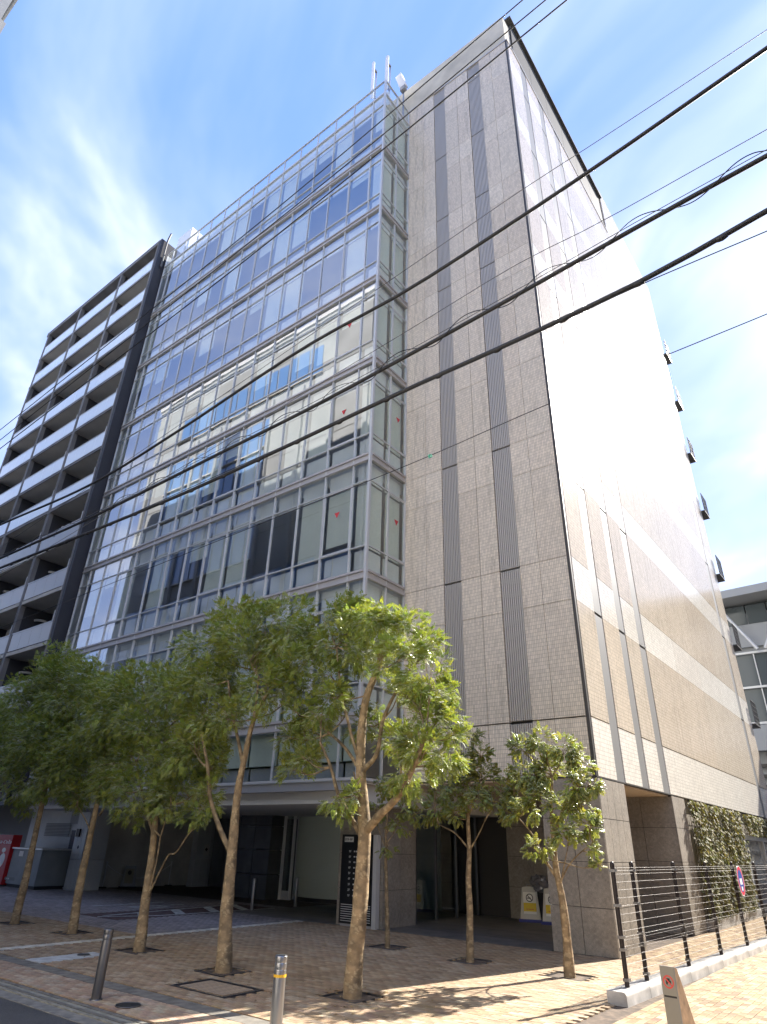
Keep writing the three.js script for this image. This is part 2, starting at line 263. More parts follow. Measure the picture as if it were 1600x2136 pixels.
part('light_line', bx(LIGHTLINE[0] + 0.02, LIGHTLINE[1] - 0.02, -0.1, -0.002, -15.6, -7.2), std({ map: grime(0.78, 0.75, 0.68, 512, 1, 9, 0.2, 41), roughness: 0.9 }), pavement);
part('stone_slab', bx(-13.35, -12.8, -0.1, -0.001, -8.3, -7.0), std({ map: grime(0.7, 0.7, 0.68, 512, 1, 9, 0.2, 42), roughness: 0.9 }), pavement);
for (const [x, z] of treeSpots) { // pit: soil with a thin steel edge
  const s = part('soil', bx(x - 0.33, x + 0.33, -0.1, -0.045, z - 0.33, z + 0.33), M.soil, pavement);
  for (const [a, b, c, d] of [[-0.34, 0.34, -0.34, -0.325], [-0.34, 0.34, 0.325, 0.34], [-0.34, -0.325, -0.325, 0.325], [0.325, 0.34, -0.325, 0.325]]) part('edge', bx(x + a, x + b, -0.08, 0.003, z + c, z + d), M.darkSteel, s);
}
const L2 = [];
layPavers(-3.85, 9, -34, KERB + 0.6, 'yellow', true, L2);
makePavers(L2, sideStreet, 'small sunlit yellow paving bricks');
// painted lane marks in front of the garage
const lane = structure('lane_paving', bx(-19.9, -17.85, -0.1, -0.006, -17.6, -11.6), std({ map: grime(0.34, 0.25, 0.22, 512, 1.2, 10, 0.4, 45), roughness: 0.9 }), 'reddish brown paved strip with white lane marks');
const quad = (pts, y) => { const g = new THREE.BufferGeometry(); const p = []; for (const i of [0, 1, 2, 0, 2, 3]) p.push(pts[i][0], y, pts[i][1]); g.setAttribute('position', new THREE.Float32BufferAttribute(p, 3)); g.computeVertexNormals(); if (g.attributes.normal.getY(0) < 0) { const a = g.attributes.position.array; for (const [m, n] of [[3, 6], [12, 15]]) for (let k = 0; k < 3; k++) [a[m + k], a[n + k]] = [a[n + k], a[m + k]]; g.computeVertexNormals(); } return uvBox(g); };
function stripe(x0, z0, x1, z1, w, y = 0.004) { const dx = x1 - x0, dz = z1 - z0, l = Math.hypot(dx, dz), nx = -dz / l * w / 2, nz = dx / l * w / 2; return quad([[x0 + nx, z0 + nz], [x1 + nx, z1 + nz], [x1 - nx, z1 - nz], [x0 - nx, z0 - nz]], y); }
for (const a of [[-18.85, -11.65, -18.15, -13.2, 0.13], [-18.15, -13.2, -17.95, -17.5, 0.13], [-19.0, -11.9, -19.35, -14.4, 0.13], [-19.35, -14.4, -19.8, -17.5, 0.13], [-18.3, -12.75, -19.2, -13.3, 0.3], [-18.05, -13.85, -19.3, -14.55, 0.3], [-18.0, -15.1, -19.6, -16.0, 0.3], [-18.0, -16.3, -19.7, -17.2, 0.3]]) part('lane_mark', stripe(...a), M.whitePaint, lane);
for (const a of [[-20.9, -13.9, -20.7, -15.9, 0.16], [-20.9, -14.0, -20.2, -14.1, 0.16], [-20.2, -14.1, -20.25, -14.9, 0.16], [-20.8, -14.9, -20.2, -14.95, 0.16], [-21.75, -13.2, -21.8, -15.9, 0.13]]) part('lane_mark', stripe(...a, 0.006), M.whitePaint, lane);
part('floor', bx(-17.8, -7.2, -0.09, 0.006, -21.4, -15.52), M.stoneFloor, pavement);
for (let z = -16.7; z > -21; z -= 1.35) part('floor_joint', bx(-17.8, -7.2, 0.004, 0.0085, z - 0.14, z), std({ color: lin(0.09, 0.088, 0.085), roughness: 0.5 }), pavement);
// lids
function lid(px, py, r, label) { const g = onGround(px, py), o = thing('manhole_cover', label, 'manhole cover', [g.x, 0.004, g.z]); const c = new THREE.CylinderGeometry(r, r, 0.012, 28); const m = sh(new THREE.Mesh(c, M.iron)); m.name = 'lid'; o.add(m); const rg = new THREE.TorusGeometry(r, 0.006, 5, 30); rg.rotateX(Math.PI / 2); const e = sh(new THREE.Mesh(rg, M.darkSteel)); e.name = 'rim'; e.position.y = 0.006; o.add(e); }
lid(267, 2098, 0.16, 'round black iron manhole cover beside the grey bollard'); lid(174, 1992, 0.11, 'small round iron lid set in the pale stone slab');
function squareLid(x0, x1, z0, z1, label, tone) { const o = thing('access_cover', label, 'access cover', [(x0 + x1) / 2, 0, (z0 + z1) / 2]); for (const [a, b, c, d] of [[x0, x1, z0, z0 + 0.03], [x0, x1, z1 - 0.03, z1], [x0, x0 + 0.03, z0 + 0.03, z1 - 0.03], [x1 - 0.03, x1, z0 + 0.03, z1 - 0.03]]) part('rim', bx(a, b, -0.08, 0.005, c, d), M.darkSteel, o);
  const l = []; const w = x1 - x0 - 0.08, d = z1 - z0 - 0.08; for (let i = 0; i < Math.floor(d / 0.1); i++) for (let k = 0; k < Math.floor(w / 0.2); k++) { const g = paverGeo.clone(); g.translate(x0 + 0.04 + 0.1 + k * 0.2 + (w % 0.2) / 2, 0, z0 + 0.04 + 0.05 + i * 0.1 + (d % 0.1) / 2); l.push(g); } for (const g of l) part('paver', g, tone, o); part('tray', bx(x0 + 0.03, x1 - 0.03, -0.08, -0.02, z0 + 0.03, z1 - 0.03), M.sand, o); }
const paverA = std({ map: paverTex, color: lin(0.42, 0.31, 0.2), roughness: 0.88 });
squareLid(-9.7, -8.47, -8.2, -7.42, 'square paved access cover in dark rim near the leaning sapling', paverA);
holes.length = 0;

// ================================================================ OFFICE BUILDING
const office = thing('office_building', 'tall tan tiled office building with a glass curtain wall front', 'building', [-17, 0, -26]);
const FL = 4.17, L0 = 4.97, ledgeY = k => L0 + FL * k;         // ledges 4.97 ... 34.16
const BAYS = [XG]; for (let x = XG - 0.7; x > XL + 0.5; x -= 1.25) BAYS.push(x); BAYS.push(XL);
// core shell: dark body behind panels
part('core', [bx(XG + 0.05, XR - 0.16, 3.55, 35.2, -38.4, ZT - 0.14)], M.joint, office);
part('rear_block', [bx(XL, XG + 0.05, 3.55, 34.1, -38.4, -23)], M.interior, office);
// tower front panels
const rows = []; rows.push([3.5, 4.83, 1]); for (let k = 0; k < 8; k++) { const b = 4.83 + FL * k + (k ? 0.06 : 0); const y0 = k ? 9.08 + FL * (k - 1) : 4.85; if (y0 > 34.5) break; rows.push([y0, Math.min(35.25, y0 + 2.98), 0]); if (y0 + 2.98 < 35) rows.push([y0 + 2.98, Math.min(35.25, y0 + (k ? FL : 4.23)), 1]); }
const gap = 0.014;
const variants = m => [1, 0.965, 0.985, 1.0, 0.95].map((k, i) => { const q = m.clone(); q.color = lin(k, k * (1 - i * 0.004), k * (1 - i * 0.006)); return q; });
const VT = variants(M.tan), sunBand = variants(M.pale), shadeBand = VT.map(m => { const q = m.clone(); q.color.multiplyScalar(1.05); return q; }), pick = a => a[Math.floor(rnd() * a.length)];  // one band tile, shade coloured in on the front, sunlight on the side
function panelsZ(x0, x1) { rows.forEach(([y0, y1, l]) => part('tile_panel', bx(x0 + gap / 2, x1 - gap / 2, y0 + gap / 2, y1 - gap / 2, ZT - 0.12, ZT), pick(l ? shadeBand : VT), office)); }
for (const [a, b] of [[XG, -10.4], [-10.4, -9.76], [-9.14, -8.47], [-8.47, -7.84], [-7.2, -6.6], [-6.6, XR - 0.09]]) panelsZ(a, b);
function corrugated(x0, x1, y0, y1) { const n = 10, w = (x1 - x0) / n, l = []; for (let i = 0; i < n; i++) { const a = x0 + i * w; l.push(bx(a + w * 0.18, a + w * 0.82, y0, y1, ZT - 0.115, ZT - 0.03)); } l.push(bx(x0, x1, y0, y1, ZT - 0.14, ZT - 0.085)); return mergeGeometries(l); }
for (const [a, b] of [[-9.75, -9.15], [-7.83, -7.21]]) for (let k = -1; k < 8; k++) { const y0 = k < 0 ? 3.5 : (k ? 9.08 + FL * (k - 1) : 4.85), y1 = k < 0 ? 4.83 : Math.min(35.25, y0 + (k ? FL : 4.23)); if (y0 > 34.9) continue; part('louvre_strip', corrugated(a, b, y0 + 0.03, y1 - 0.03), M.louvre, office); }
part('corner_trim', bx(XR - 0.085, XR - 0.01, 3.5, 35.3, ZT - 0.1, ZT + 0.012), M.darkTrim, office);
part('coping', bx(XG, XR + 0.02, 35.26, 35.34, ZT - 0.3, ZT + 0.03), M.ledge, office);
part('coping', bx(XR - 0.25, XR + 0.03, 35.26, 35.33, -28.5, ZT - 0.31), M.frame, office);
// right side
const sideCols = [[-15.6, -16.84], [-17.46, -18.79], [-19.38, -20.67], [-21.33, -24.97], [-24.97, -28.6], [-28.6, -32.25], [-32.25, -35.88], [-36.52, -38.6]];
for (const [a, b] of sideCols) rows.forEach(([y0, y1, l]) => part('tile_panel', bx(XR - 0.12, XR, y0 + (l ? 0.002 : gap / 2), y1 - (l ? gap / 2 : 0.002), b + 0.004, a - 0.004), pick(l ? sunBand : VT), office));
for (const [a, b] of [[-28.45, -32.25], [-32.25, -35.88], [-35.88, -38.6]]) part('parapet_panel', bx(XR - 0.35, XR - 0.001, 35.27, 39.3, b + 0.004, a - 0.004), M.tan, office);
for (const [a, b] of [[-16.86, -17.44], [-18.81, -19.36], [-20.69, -21.31], [-35.9, -36.5]]) for (let k = 0; k <= 8; k++) { const y0 = k ? 7.87 + FL * (k - 1) : 3.5, y1 = Math.min(35.25, 7.79 + FL * k); if (y1 - y0 < 0.2) continue; part('metal_strip', bx(XR - 0.1, XR - 0.012, y0, y1, b, a), M.strip, office); }
// penthouse parapet
part('parapet_wall', bx(-24, XR - 0.12, 34.2, 37.8, -16.3, ZT - 0.14), M.render, office);
part('parapet_block', bx(-24, XR - 0.5, 34.2, 37.6, -38.4, -16.32), M.render, office);
for (let k = 0; k < 6; k++) part('roof_screen_panel', bx(XR - 0.4, XR - 0.06, 35.36, 38.3, -28.38 + k * 2.0 + 0.01, -28.38 + (k + 1) * 2.0 - 0.01), M.screen, office);
part('roof_screen_cap', bx(XR - 0.45, XR + 0.1, 38.3, 38.42, -28.4, -16.1), M.screen, office);
part('roof_upstand', bx(XL, XG - 0.1, 34.05, 35.0, ZG - 0.5, ZG - 0.36), M.backing, office);
part('roof_slab', bx(XL, XG, 33.75, 34.05, -23, ZG + -0.35), M.ceiling, office);
// --- curtain wall
const gl = (name, x0, x1, y0, y1, mat, z = ZG) => { const g = new THREE.PlaneGeometry(x1 - x0, y1 - y0); { const q = g.attributes.uv, a = rnd() * 7, b = rnd() * 7; for (let i = 0; i < 4; i++) q.setXY(i, a + q.getX(i) * (x1 - x0) * 0.8, b + q.getY(i) * (y1 - y0) * 0.8); } const m = sh(new THREE.Mesh(g, mat)); m.name = name; m.position.set((x0 + x1) / 2 + 17, (y0 + y1) / 2, z + 26); m.rotation.set(rr(-0.0022, 0.0022), rr(-0.0022, 0.0022), 0); office.add(m); return m; };
const glX = (name, z0, z1, y0, y1, mat, x = XG) => { const g = new THREE.PlaneGeometry(Math.abs(z1 - z0), y1 - y0); const m = sh(new THREE.Mesh(g, mat)); m.name = name; m.position.set(x + 17, (y0 + y1) / 2, (z0 + z1) / 2 + 26); m.rotation.set(0, Math.PI / 2 + rr(-0.002, 0.002), 0); office.add(m); return m; };
const SIDEZ = [ZG, ZG - 0.98, ZT];
const seg = (a, b) => [Math.min(a, b), Math.max(a, b)];
BAYS.forEach((x, i) => { const corner = i === 0, w = corner ? 0.05 : 0.017; if (!corner) part('mullion', bx(x - w, x + w, 3.46, 35.22, ZG - 0.03, ZG + 0.045), M.frame, office); else part('corner_mullion', bx(x - 0.05, x + 0.035, 3.46, 35.25, ZG - 0.05, ZG + 0.05), M.frame, office); });
part('mullion', bx(XG - 0.03, XG + 0.04, 3.5, 35.22, SIDEZ[1] - 0.024, SIDEZ[1] + 0.024), M.frame, office);
part('mullion', bx(XG - 0.03, XG + 0.04, 3.5, 35.22, ZT + 0.005, ZT + 0.05), M.frame, office);
const tr = (y, h, d, mat = M.frame, n = 'transom') => { part(n, bx(XL, XG - 0.051, y - h, y + h, ZG - 0.025, ZG + d), mat, office); part(n, bx(XG - 0.025, XG + d - 0.002, y - h, y + h, ZT + 0.051, ZG - 0.051), mat, office); };
for (let k = 0; k <= 7; k++) {
  const L = ledgeY(k); if (k === 7) { tr(L, 0.06, 0.06); tr(35.22, 0.03, 0.055); continue; }
  tr(L - 0.11, 0.035, 0.08, M.ledge, 'ledge'); tr(L + 0.11, 0.035, 0.08, M.ledge, 'ledge'); tr(L, 0.074, 0.03, M.ledge, 'ledge_band');
  tr(L + 0.95, 0.016, 0.04); tr(L + 3.28, 0.016, 0.04);
}
tr(3.46, 0.035, 0.06, M.frame, 'sill');
const floors = [];
for (let k = -1; k < 7; k++) {
  const L = ledgeY(k), lo = k < 0 ? 3.5 : L + 0.145, hi = k < 0 ? L0 - 0.145 : ledgeY(k + 1) - (k === 6 ? 0.06 : 0.145);
  for (let i = 0; i < BAYS.length - 1; i++) {
    const a = BAYS[i + 1] + 0.026, b = BAYS[i] - (i ? 0.026 : 0.052);
    if (k < 0) { gl('shopfront_pane', a, b, lo, hi, M.glassClear); part('backing_panel', bx(a + 0.02, b - 0.02, lo + 0.42, hi, ZG - 0.2, ZG - 0.16), M.shopBack, office); part('backing_panel', bx(a + 0.02, b - 0.02, lo, lo + 0.38, ZG - 0.3, ZG - 0.26), M.grey, office); continue; }
    gl('spandrel_pane', a, b, lo, L + 0.926, M.glass); gl('window_pane', a, b, L + 0.974, L + 3.256, M.glass); gl('spandrel_pane', a, b, L + 3.304, hi, M.glass);
    part('backing_panel', bx(a + 0.05, b - 0.05, lo + 0.03, L + 0.9, ZG - 0.2, ZG - 0.16), M.backing, office);
    part('backing_panel', bx(a + 0.05, b - 0.05, L + 3.33, hi - 0.03, ZG - 0.2, ZG - 0.16), M.backing, office);
    // roller blinds
    const dr = rnd(), full = k > 2 ? 0.4 : i < 6 ? 0.9 : 0.6; const drop = dr < full ? (rnd() < 0.55 ? 2.2 : rr(1.4, 2.2)) : (rnd() < 0.5 ? 0 : rr(0.3, 1.1));
    const lowDark = k === 1 && i > 2 && i < 5;
    if (drop > 0 && !lowDark) part('blind', bx(a + 0.04, b - 0.04, L + 3.27 - drop, L + 3.27, ZG - 0.17, ZG - 0.165), M.blind, office);
    if (i === 1 || i === 6 || i === 11) { const w = 0.035; part('casement_frame', [bx(a, a + w, L + 0.98, L + 3.25, ZG + 0.003, ZG + 0.03), bx(b - w, b, L + 0.98, L + 3.25, ZG + 0.003, ZG + 0.03), bx(a + w, b - w, L + 0.98, L + 0.98 + w, ZG + 0.003, ZG + 0.03), bx(a + w, b - w, L + 3.25 - w, L + 3.25, ZG + 0.003, ZG + 0.03)], M.frame, office); }
  }
  for (let s = 0; s < 2; s++) {
    const z0 = SIDEZ[s] - (s ? 0.026 : 0.05), z1 = SIDEZ[s + 1] + 0.05;
    if (k < 0) { glX('shopfront_pane', z0, z1, lo, hi, M.glassSide); continue; }
    glX('spandrel_pane', z0, z1, lo, L + 0.926, M.glassSide); glX('window_pane', z0, z1, L + 0.974, L + 3.256, M.glassSide); glX('spandrel_pane', z0, z1, L + 3.304, hi, M.glassSide);
    part('backing_panel', bx(XG - 0.2, XG - 0.16, lo + 0.03, L + 0.9, z1 + 0.04, z0 - 0.04), M.backing, office);
    part('backing_panel', bx(XG - 0.2, XG - 0.16, L + 3.33, hi - 0.03, z1 + 0.04, z0 - 0.04), M.backing, office);
    part('blind', bx(XG - 0.17, XG - 0.165, L + 0.98, L + 3.25, z1 + 0.05, z0 - 0.05), M.blind, office);
    if (s) { const w = 0.035, zz = [z1, z0]; part('casement_frame', [bx(XG + 0.003, XG + 0.03, L + 0.98, L + 3.25, zz[0], zz[0] + w), bx(XG + 0.003, XG + 0.03, L + 0.98, L + 3.25, zz[1] - w, zz[1]), bx(XG + 0.003, XG + 0.03, L + 0.98, L + 0.98 + w, zz[0] + w, zz[1] - w), bx(XG + 0.003, XG + 0.03, L + 3.25 - w, L + 3.25, zz[0] + w, zz[1] - w)], M.frame, office); }
  }
  // floor slab, ceiling
  const sy = k < 0 ? 3.35 : L; part('floor_slab', bx(XL + 0.1, XG - 0.25, sy - 0.45, sy + 0.04, -22.9, ZG - 0.24), M.ceiling, office);
  if (k >= 0) part('carpet', bx(XL + 0.1, XG - 0.25, sy + 0.05, sy + 0.06, -22.9, ZG - 0.26), M.carpet, office);
  // fire access marks on glass: red triangles pointing down
  if (k >= 1 && k <= 3) {
    const tri = new THREE.Shape(); tri.moveTo(-0.11, 0.1); tri.lineTo(0.11, 0.1); tri.lineTo(0, -0.1); tri.closePath(); const g = new THREE.ExtrudeGeometry(tri, { depth: 0.004, bevelEnabled: false });
    const a = g.clone(); a.translate((BAYS[1] + BAYS[2]) / 2, L + 2.35, ZG + 0.006); part('fire_access_mark', a, M.redMark, office);
    if (k < 3) { const b = g.clone(); b.rotateY(Math.PI / 2); b.translate(XG + 0.006, L + 2.3, (SIDEZ[1] + SIDEZ[2]) / 2); part('fire_access_mark', b, M.redMark, office); }
  }
}
for (let i = 0; i < BAYS.length - 1; i++) gl('parapet_pane', BAYS[i + 1] + 0.026, BAYS[i] - (i ? 0.026 : 0.052), ledgeY(7) + 0.06, 35.19, M.glassClear);
for (let s = 0; s < 2; s++) glX('parapet_pane', SIDEZ[s] - 0.05, SIDEZ[s + 1] + 0.05, ledgeY(7) + 0.06, 35.19, M.glassClear);
part('end_wall', bx(XL - 0.06, XL, 3.3, 35.2, -23, ZG - 0.03), M.frame, office);
part('rear_wall', bx(XL, XG + 0.03, 3.5, 34, -23, -22.92), M.interior, office);
part('inner_wall', bx(XG - 0.12, XG - 0.02, 3.5, 34.05, -23, ZT - 0.02), M.interior, office);
// undercroft soffit and fascia
part('light_shelf', bx(XL, XG - 0.3, 3.47, 3.5, -15, ZG - 0.2), M.grey, office);
part('fascia', bx(XL, XG + 0.04, 3.2, 3.41, ZG - 0.2, ZG + 0.01), M.grey, office);
part('soffit', bx(XL - 0.05, XG, 3.36, 3.46, -24, ZG - 0.2), M.aptSoffit, office);
part('soffit', bx(XG + 0.002, XR - 0.13, 3.44, 3.5, -21.5, ZT - 0.02), std({ color: lin(0.62, 0.5, 0.38), roughness: 0.8 }), office);
part('beam', bx(XG + 0.01, XR - 0.001, 3.47, 3.497, -21.5, ZT + 0.004), M.darkTrim, office);
// granite pieces with open joints
function granite(face, fixed, a0, a1, y0, y1, th, n, mat = M.granite) {
  const ys = []; for (let y = y0; y < y1 - 0.05; y += 0.87) ys.push([y, Math.min(y1, y + 0.87)]);
  const w = (a1 - a0) / n;
  for (const [p, q] of ys) for (let i = 0; i < n; i++) { const u = a0 + i * w + 0.006, v = a0 + (i + 1) * w - 0.006; part('granite_slab', face === 'z' ? bx(u, v, p + 0.006, q - 0.006, fixed - th, fixed) : bx(fixed - th, fixed, p + 0.006, q - 0.006, u, v), mat, office); }
}
part('pier_core', bx(-7.1, XR - 0.04, 0, 3.46, -17.26, ZT - 0.04), M.joint, office); granite('z', ZT, -7.14, XR, 0, 3.46, 0.03, 2); granite('x', XR, -17.3, ZT - 0.032, 0, 3.46, 0.03, 4); granite('x', -7.1, -17.3, ZT - 0.032, 0, 3.46, 0.03, 2);
part('pier_core', bx(-13.1, XR - 0.04, 0, 3.44, -22.6, -21.44), M.joint, office); granite('x', XR, -22.7, -21.36, 0, 3.46, 0.03, 2); granite('z', -21.36, -11.2, XR - 0.032, 0, 3.44, 0.03, 6);
part('pier_core', bx(-13.6, -12.04, 0, 3.34, -17.2, -15.7), M.joint, office); granite('x', -12, -17.22, -15.66, 0, 3.4, 0.03, 2); granite('z', -15.66, -13.6, -12.032, 0, 3.36, 0.03, 2);
// lobby glass and doors behind the porch
part('door_pane', bx(-12.3, -12.28, 0.05, 3.35, -21.3, -17.25), M.glassClear, office);
for (const z of [-17.6, -18.7, -19.9, -21.2]) part('door_frame', bx(-12.33, -12.25, 0, 3.35, z - 0.03, z + 0.03), M.darkSteel, office);
part('lobby_wall', bx(-20, -11.2, 0, 3.35, -23, -22.92), M.darkStone, office);
part('downpipe', rod(V(-9.4, 0, -21.25), V(-9.4, 3.4, -21.25), 0.06, 12), M.grey, office); part('downpipe', rod(V(-7.45, 0, -21.2), V(-7.45, 3.4, -21.2), 0.05, 12), M.grey, office);
// curved frosted wall beside lobby
{ const R = 2.6, cx = -19.1, cz = -23.1, n = 1; const a0 = Math.PI * 0.31, a1 = Math.PI * 0.66;
  for (let i = 0; i < n; i++) { const g = new THREE.CylinderGeometry(R, R, 3.2, 28, 1, true, Math.PI / 2 - (a0 + (a1 - a0) * (i + 1) / n) + 0.004, (a1 - a0) / n - 0.006); g.translate(cx, 1.72, cz); part('frosted_pane', g, M.frost, office); }
  const b = new THREE.CylinderGeometry(R - 0.03, R - 0.03, 0.14, 24, 1, true, Math.PI / 2 - a1, a1 - a0); b.translate(cx, 0.06, cz); part('plinth', b, M.darkTrim, office);
  for (const a of [a0, a1]) part('frame_post', rod(V(cx + R * Math.cos(a), 0, cz + R * Math.sin(a)), V(cx + R * Math.cos(a), 3.36, cz + R * Math.sin(a)), 0.045, 10), M.frame, office);
  part('glass_wall', bx(-17.8, -13.7, 0.05, 3.35, -21.2, -21.15), M.tealGlass, office); }
part('frame_post', bx(-20.62, -20.5, 0, 3.36, -20.3, -20.16), M.white, office); part('frame_post', bx(-20.62, -20.1, 0, 0.3, -20.32, -20.27), M.white, office); part('frame_post', bx(-20.14, -20.07, 0, 3.36, -20.4, -20.3), M.white, office);
part('slot_pane', bx(-20.5, -20.14, 0.3, 3.3, -20.36, -20.34), M.glassClear, office);
for (let r = 0; r < 4; r++) for (let i = 0; i < 4; i++) part('stone_block', bx(-22.4 + i * 0.47, -22.4 + i * 0.47 + 0.455, r * 0.84 + 0.01, r * 0.84 + 0.825, -20.2, -19.5 + (i % 2) * 0.012), M.darkStone, office);
part('side_light', bx(-23.6, -22.95, 0.35, 2.9, -21.0, -20.95), std({ color: lin(0.5, 0.56, 0.6), roughness: 0.3 }), office);
part('undercroft_wall', bx(-28.2, -22.4, 0, 3.36, -23.2, -23.0), M.slate, office); part('undercroft_wall', bx(-24.4, -23.7, 0, 3.36, -23, -20.6), M.slate, office);
for (let i = 0; i < 4; i++) part('cladding_panel', bx(-27.8 + i * 0.85, -27.8 + i * 0.85 + 0.83, 0.03, 3.34, -22.98, -22.6), M.slate, office);
// garage mouth facing right: piers, lintel and dark ramp
for (let i = 0; i < 3; i++) { part('cladding_panel', bx(-28.9 + i * 0.3, -28.9 + i * 0.3 + 0.285, 0, 1.1, -17.1, -16.05), M.cladding, office); part('cladding_panel', bx(-28.9 + i * 0.3, -28.9 + i * 0.3 + 0.285, 1.12, 3.36, -17.1, -16.05), M.cladding, office); }
for (let i = 0; i < 3; i++) { part('cladding_panel', bx(-28.4, -28.0, 0, 1.1, -23 + i * 0.4, -23 + i * 0.4 + 0.385), M.cladding, office); part('cladding_panel', bx(-28.4, -28.0, 1.12, 3.36, -23 + i * 0.4, -23 + i * 0.4 + 0.385), M.cladding, office); }
part('garage_lintel', bx(-28.4, -28.1, 2.8, 3.36, -21.8, -17.1), M.cladding, office);
part('garage_interior', [bx(-40, -39.8, 0, 3.4, -24, -16.9), bx(-40, -28.4, 0, 3.4, -24, -23.8), bx(-40, -28.9, 0, 3.4, -17.1, -16.95), bx(-40, -28.4, 3.36, 3.5, -24, -16.95)], M.grey, office);
part('service_wall', bx(-34, -28.95, 0, 3.36, -16.9, -16.5), M.cladding, office);
part('service_door', bx(-29.95, -29.2, 0.05, 2.2, -16.5, -16.44), M.navyDoor, office); part('door_handle', rod(V(-29.85, 1.0, -16.41), V(-29.85, 1.2, -16.41), 0.015), M.steel, office);
for (let i = 0; i < 9; i++) part('vent_slat', bx(-32.3, -30.2, 1.95 + i * 0.06, 1.985 + i * 0.06, -16.5, -16.42), M.grey, office);
// light panel with a pipe above the service door
part('wall_panel', bx(-30.3, -29.1, 2.45, 3.3, -16.5, -16.45), std({ color: lin(0.4, 0.41, 0.41), roughness: 0.5 }), office);
part('vent_pipe', tube([V(-29.9, 2.95, -16.42), V(-29.6, 3.0, -16.3), V(-29.35, 3.1, -16.3)], 0.045, 8), M.white, office);
// side glazing under second green wall
part('display_pane', bx(XR - 0.14, XR - 0.12, 0.25, 2.5, -38.4, -30.75), phy({ color: lin(0.3, 0.29, 0.24), roughness: 0.15, clearcoat: 0.6 }), office);
part('display_frame', [bx(XR - 0.14, XR - 0.02, 2.5, 2.66, -38.4, -30.6), bx(XR - 0.14, XR - 0.02, 0.2, 2.5, -30.75, -30.6), bx(XR - 0.14, XR - 0.02, 0.2, 2.5, -34.6, -34.45)], M.frame, office);
part('side_wall', bx(XR - 0.3, XR - 0.15, 0, 3.48, -38.4, -22.7), M.granite, office); part('planter_kerb', bx(XR - 0.14, XR + 0.16, 0, 0.26, -30.6, -22.9), M.concrete, office);
part('side_wall', bx(XR - 0.14, XR - 0.03, 0, 3.47, -30.6, -29.65), M.granite, office);
// signs on piers
{ const t = textBoard(128, 192, (c, w, h) => { c.fillStyle = '#d9d9d2'; c.fillRect(0, 0, w, h); c.fillStyle = '#222'; c.font = 'bold 30px sans-serif'; c.textAlign = 'center'; c.fillText('駐車場', w / 2, 38); c.beginPath(); c.moveTo(64, 60); c.lineTo(96, 92); c.lineTo(64, 124); c.lineTo(32, 92); c.fill(); c.font = '18px sans-serif'; c.fillText('一時停止', w / 2, 150); c.fillText('徐行', w / 2, 176); });
  for (const [x, y, z, r] of [[-28.45, 1.55, -16.043, 0], [-27.99, 1.55, -22.4, Math.PI / 2]]) { const [g, m] = plate(0.32, 0.48, t); g.rotateY(r); g.translate(x, y, z); part('garage_sign', g, m, office); }
  part('intercom', bx(-28.75, -28.5, 1.95, 2.25, -16.05, -15.98), M.darkTrim, office); }
// emergency balconies on the rear corner
for (let k = 1; k < 8; k++) { const y = L0 + FL * k - 1.2; part('rear_balcony', bx(XR - 2.2, XR + 0.2, y, y + 0.07, -39.9, -38.62), M.darkTrim, office); const rl = []; for (let i = 0; i < 5; i++) rl.push(rod(V(XR + 0.18, y + 0.25 + i * 0.25, -38.65), V(XR + 0.18, y + 0.25 + i * 0.25, -39.85), 0.018)); for (let i = 0; i < 5; i++) rl.push(rod(V(XR + 0.18, y + 0.1, -38.65 - i * 0.3), V(XR + 0.18, y + 1.25, -38.65 - i * 0.3), 0.018)); part('railing', rl, M.darkTrim, office); }

// green walls: ivy on the right side
function leafShape(k) { const s = new THREE.Shape(); s.moveTo(0, 0); s.lineTo(0.5 * k, 0.15 * k); s.lineTo(0.38 * k, 0.55 * k); s.lineTo(0, 1.0 * k); s.lineTo(-0.38 * k, 0.55 * k); s.lineTo(-0.5 * k, 0.15 * k); const g = new THREE.ShapeGeometry(s); const p = g.attributes.position; for (let i = 0; i < p.count; i++) p.setZ(i, -Math.abs(p.getX(i)) * 0.4 - p.getY(i) * p.getY(i) * 2.2); g.computeVertexNormals(); return g; }
const ivyGeo = leafShape(0.095);
function greenWall(z0, z1, y0, y1, n, label) {
  const o = thing('ivy_wall', label, 'ivy', [XR, y0, (z0 + z1) / 2], 'ivy panels on the sunny side wall');
  const nets = []; for (let z = z0; z <= z1; z += 0.3) nets.push(rod(V(XR + 0.03, y0, z), V(XR + 0.03, y1, z), 0.006, 5)); for (let y = y0; y <= y1; y += 0.3) nets.push(rod(V(XR + 0.03, y, z0), V(XR + 0.03, y, z1), 0.006, 5)); part('wire_net', nets, M.darkTrim, o);
  const im = sh(new THREE.InstancedMesh(ivyGeo, M.ivyLeaf, n)); im.name = 'foliage'; im.userData.kind = 'stuff'; const d = new THREE.Object3D(), cz = (z0 + z1) / 2;
  for (let i = 0; i < n; i++) {
    const z = rr(z0, z1), y = rr(y0 + 0.02, y1 + 0.02), bump = 0.12 + 0.16 * (0.5 + fbm(z * 1.6, y * 1.6, 3.3, 3) * 1.4); const depth = rnd() ** 0.5 * bump;
    d.position.set(0.02 + depth, y - y0, z - cz); d.rotation.set(0, 0, 0); d.lookAt(d.position.x + 1, d.position.y + rr(0.1, 1.3), d.position.z + rr(-0.9, 0.9)); d.rotateZ(Math.PI + rr(-0.9, 0.9)); d.scale.setScalar(rr(0.7, 1.35)); d.updateMatrix(); im.setMatrixAt(i, d.matrix); const k = rr(0.55, 1.25), yl = rnd(); im.setColorAt(i, lin(k * (0.9 + 0.5 * yl), k, k * (1 - 0.4 * yl)));
  }
  o.add(im);
}
greenWall(-29.55, -22.8, 0.28, 3.42, 6200, 'dense leafy ivy panel on wires beside the granite pier, above the planter kerb');
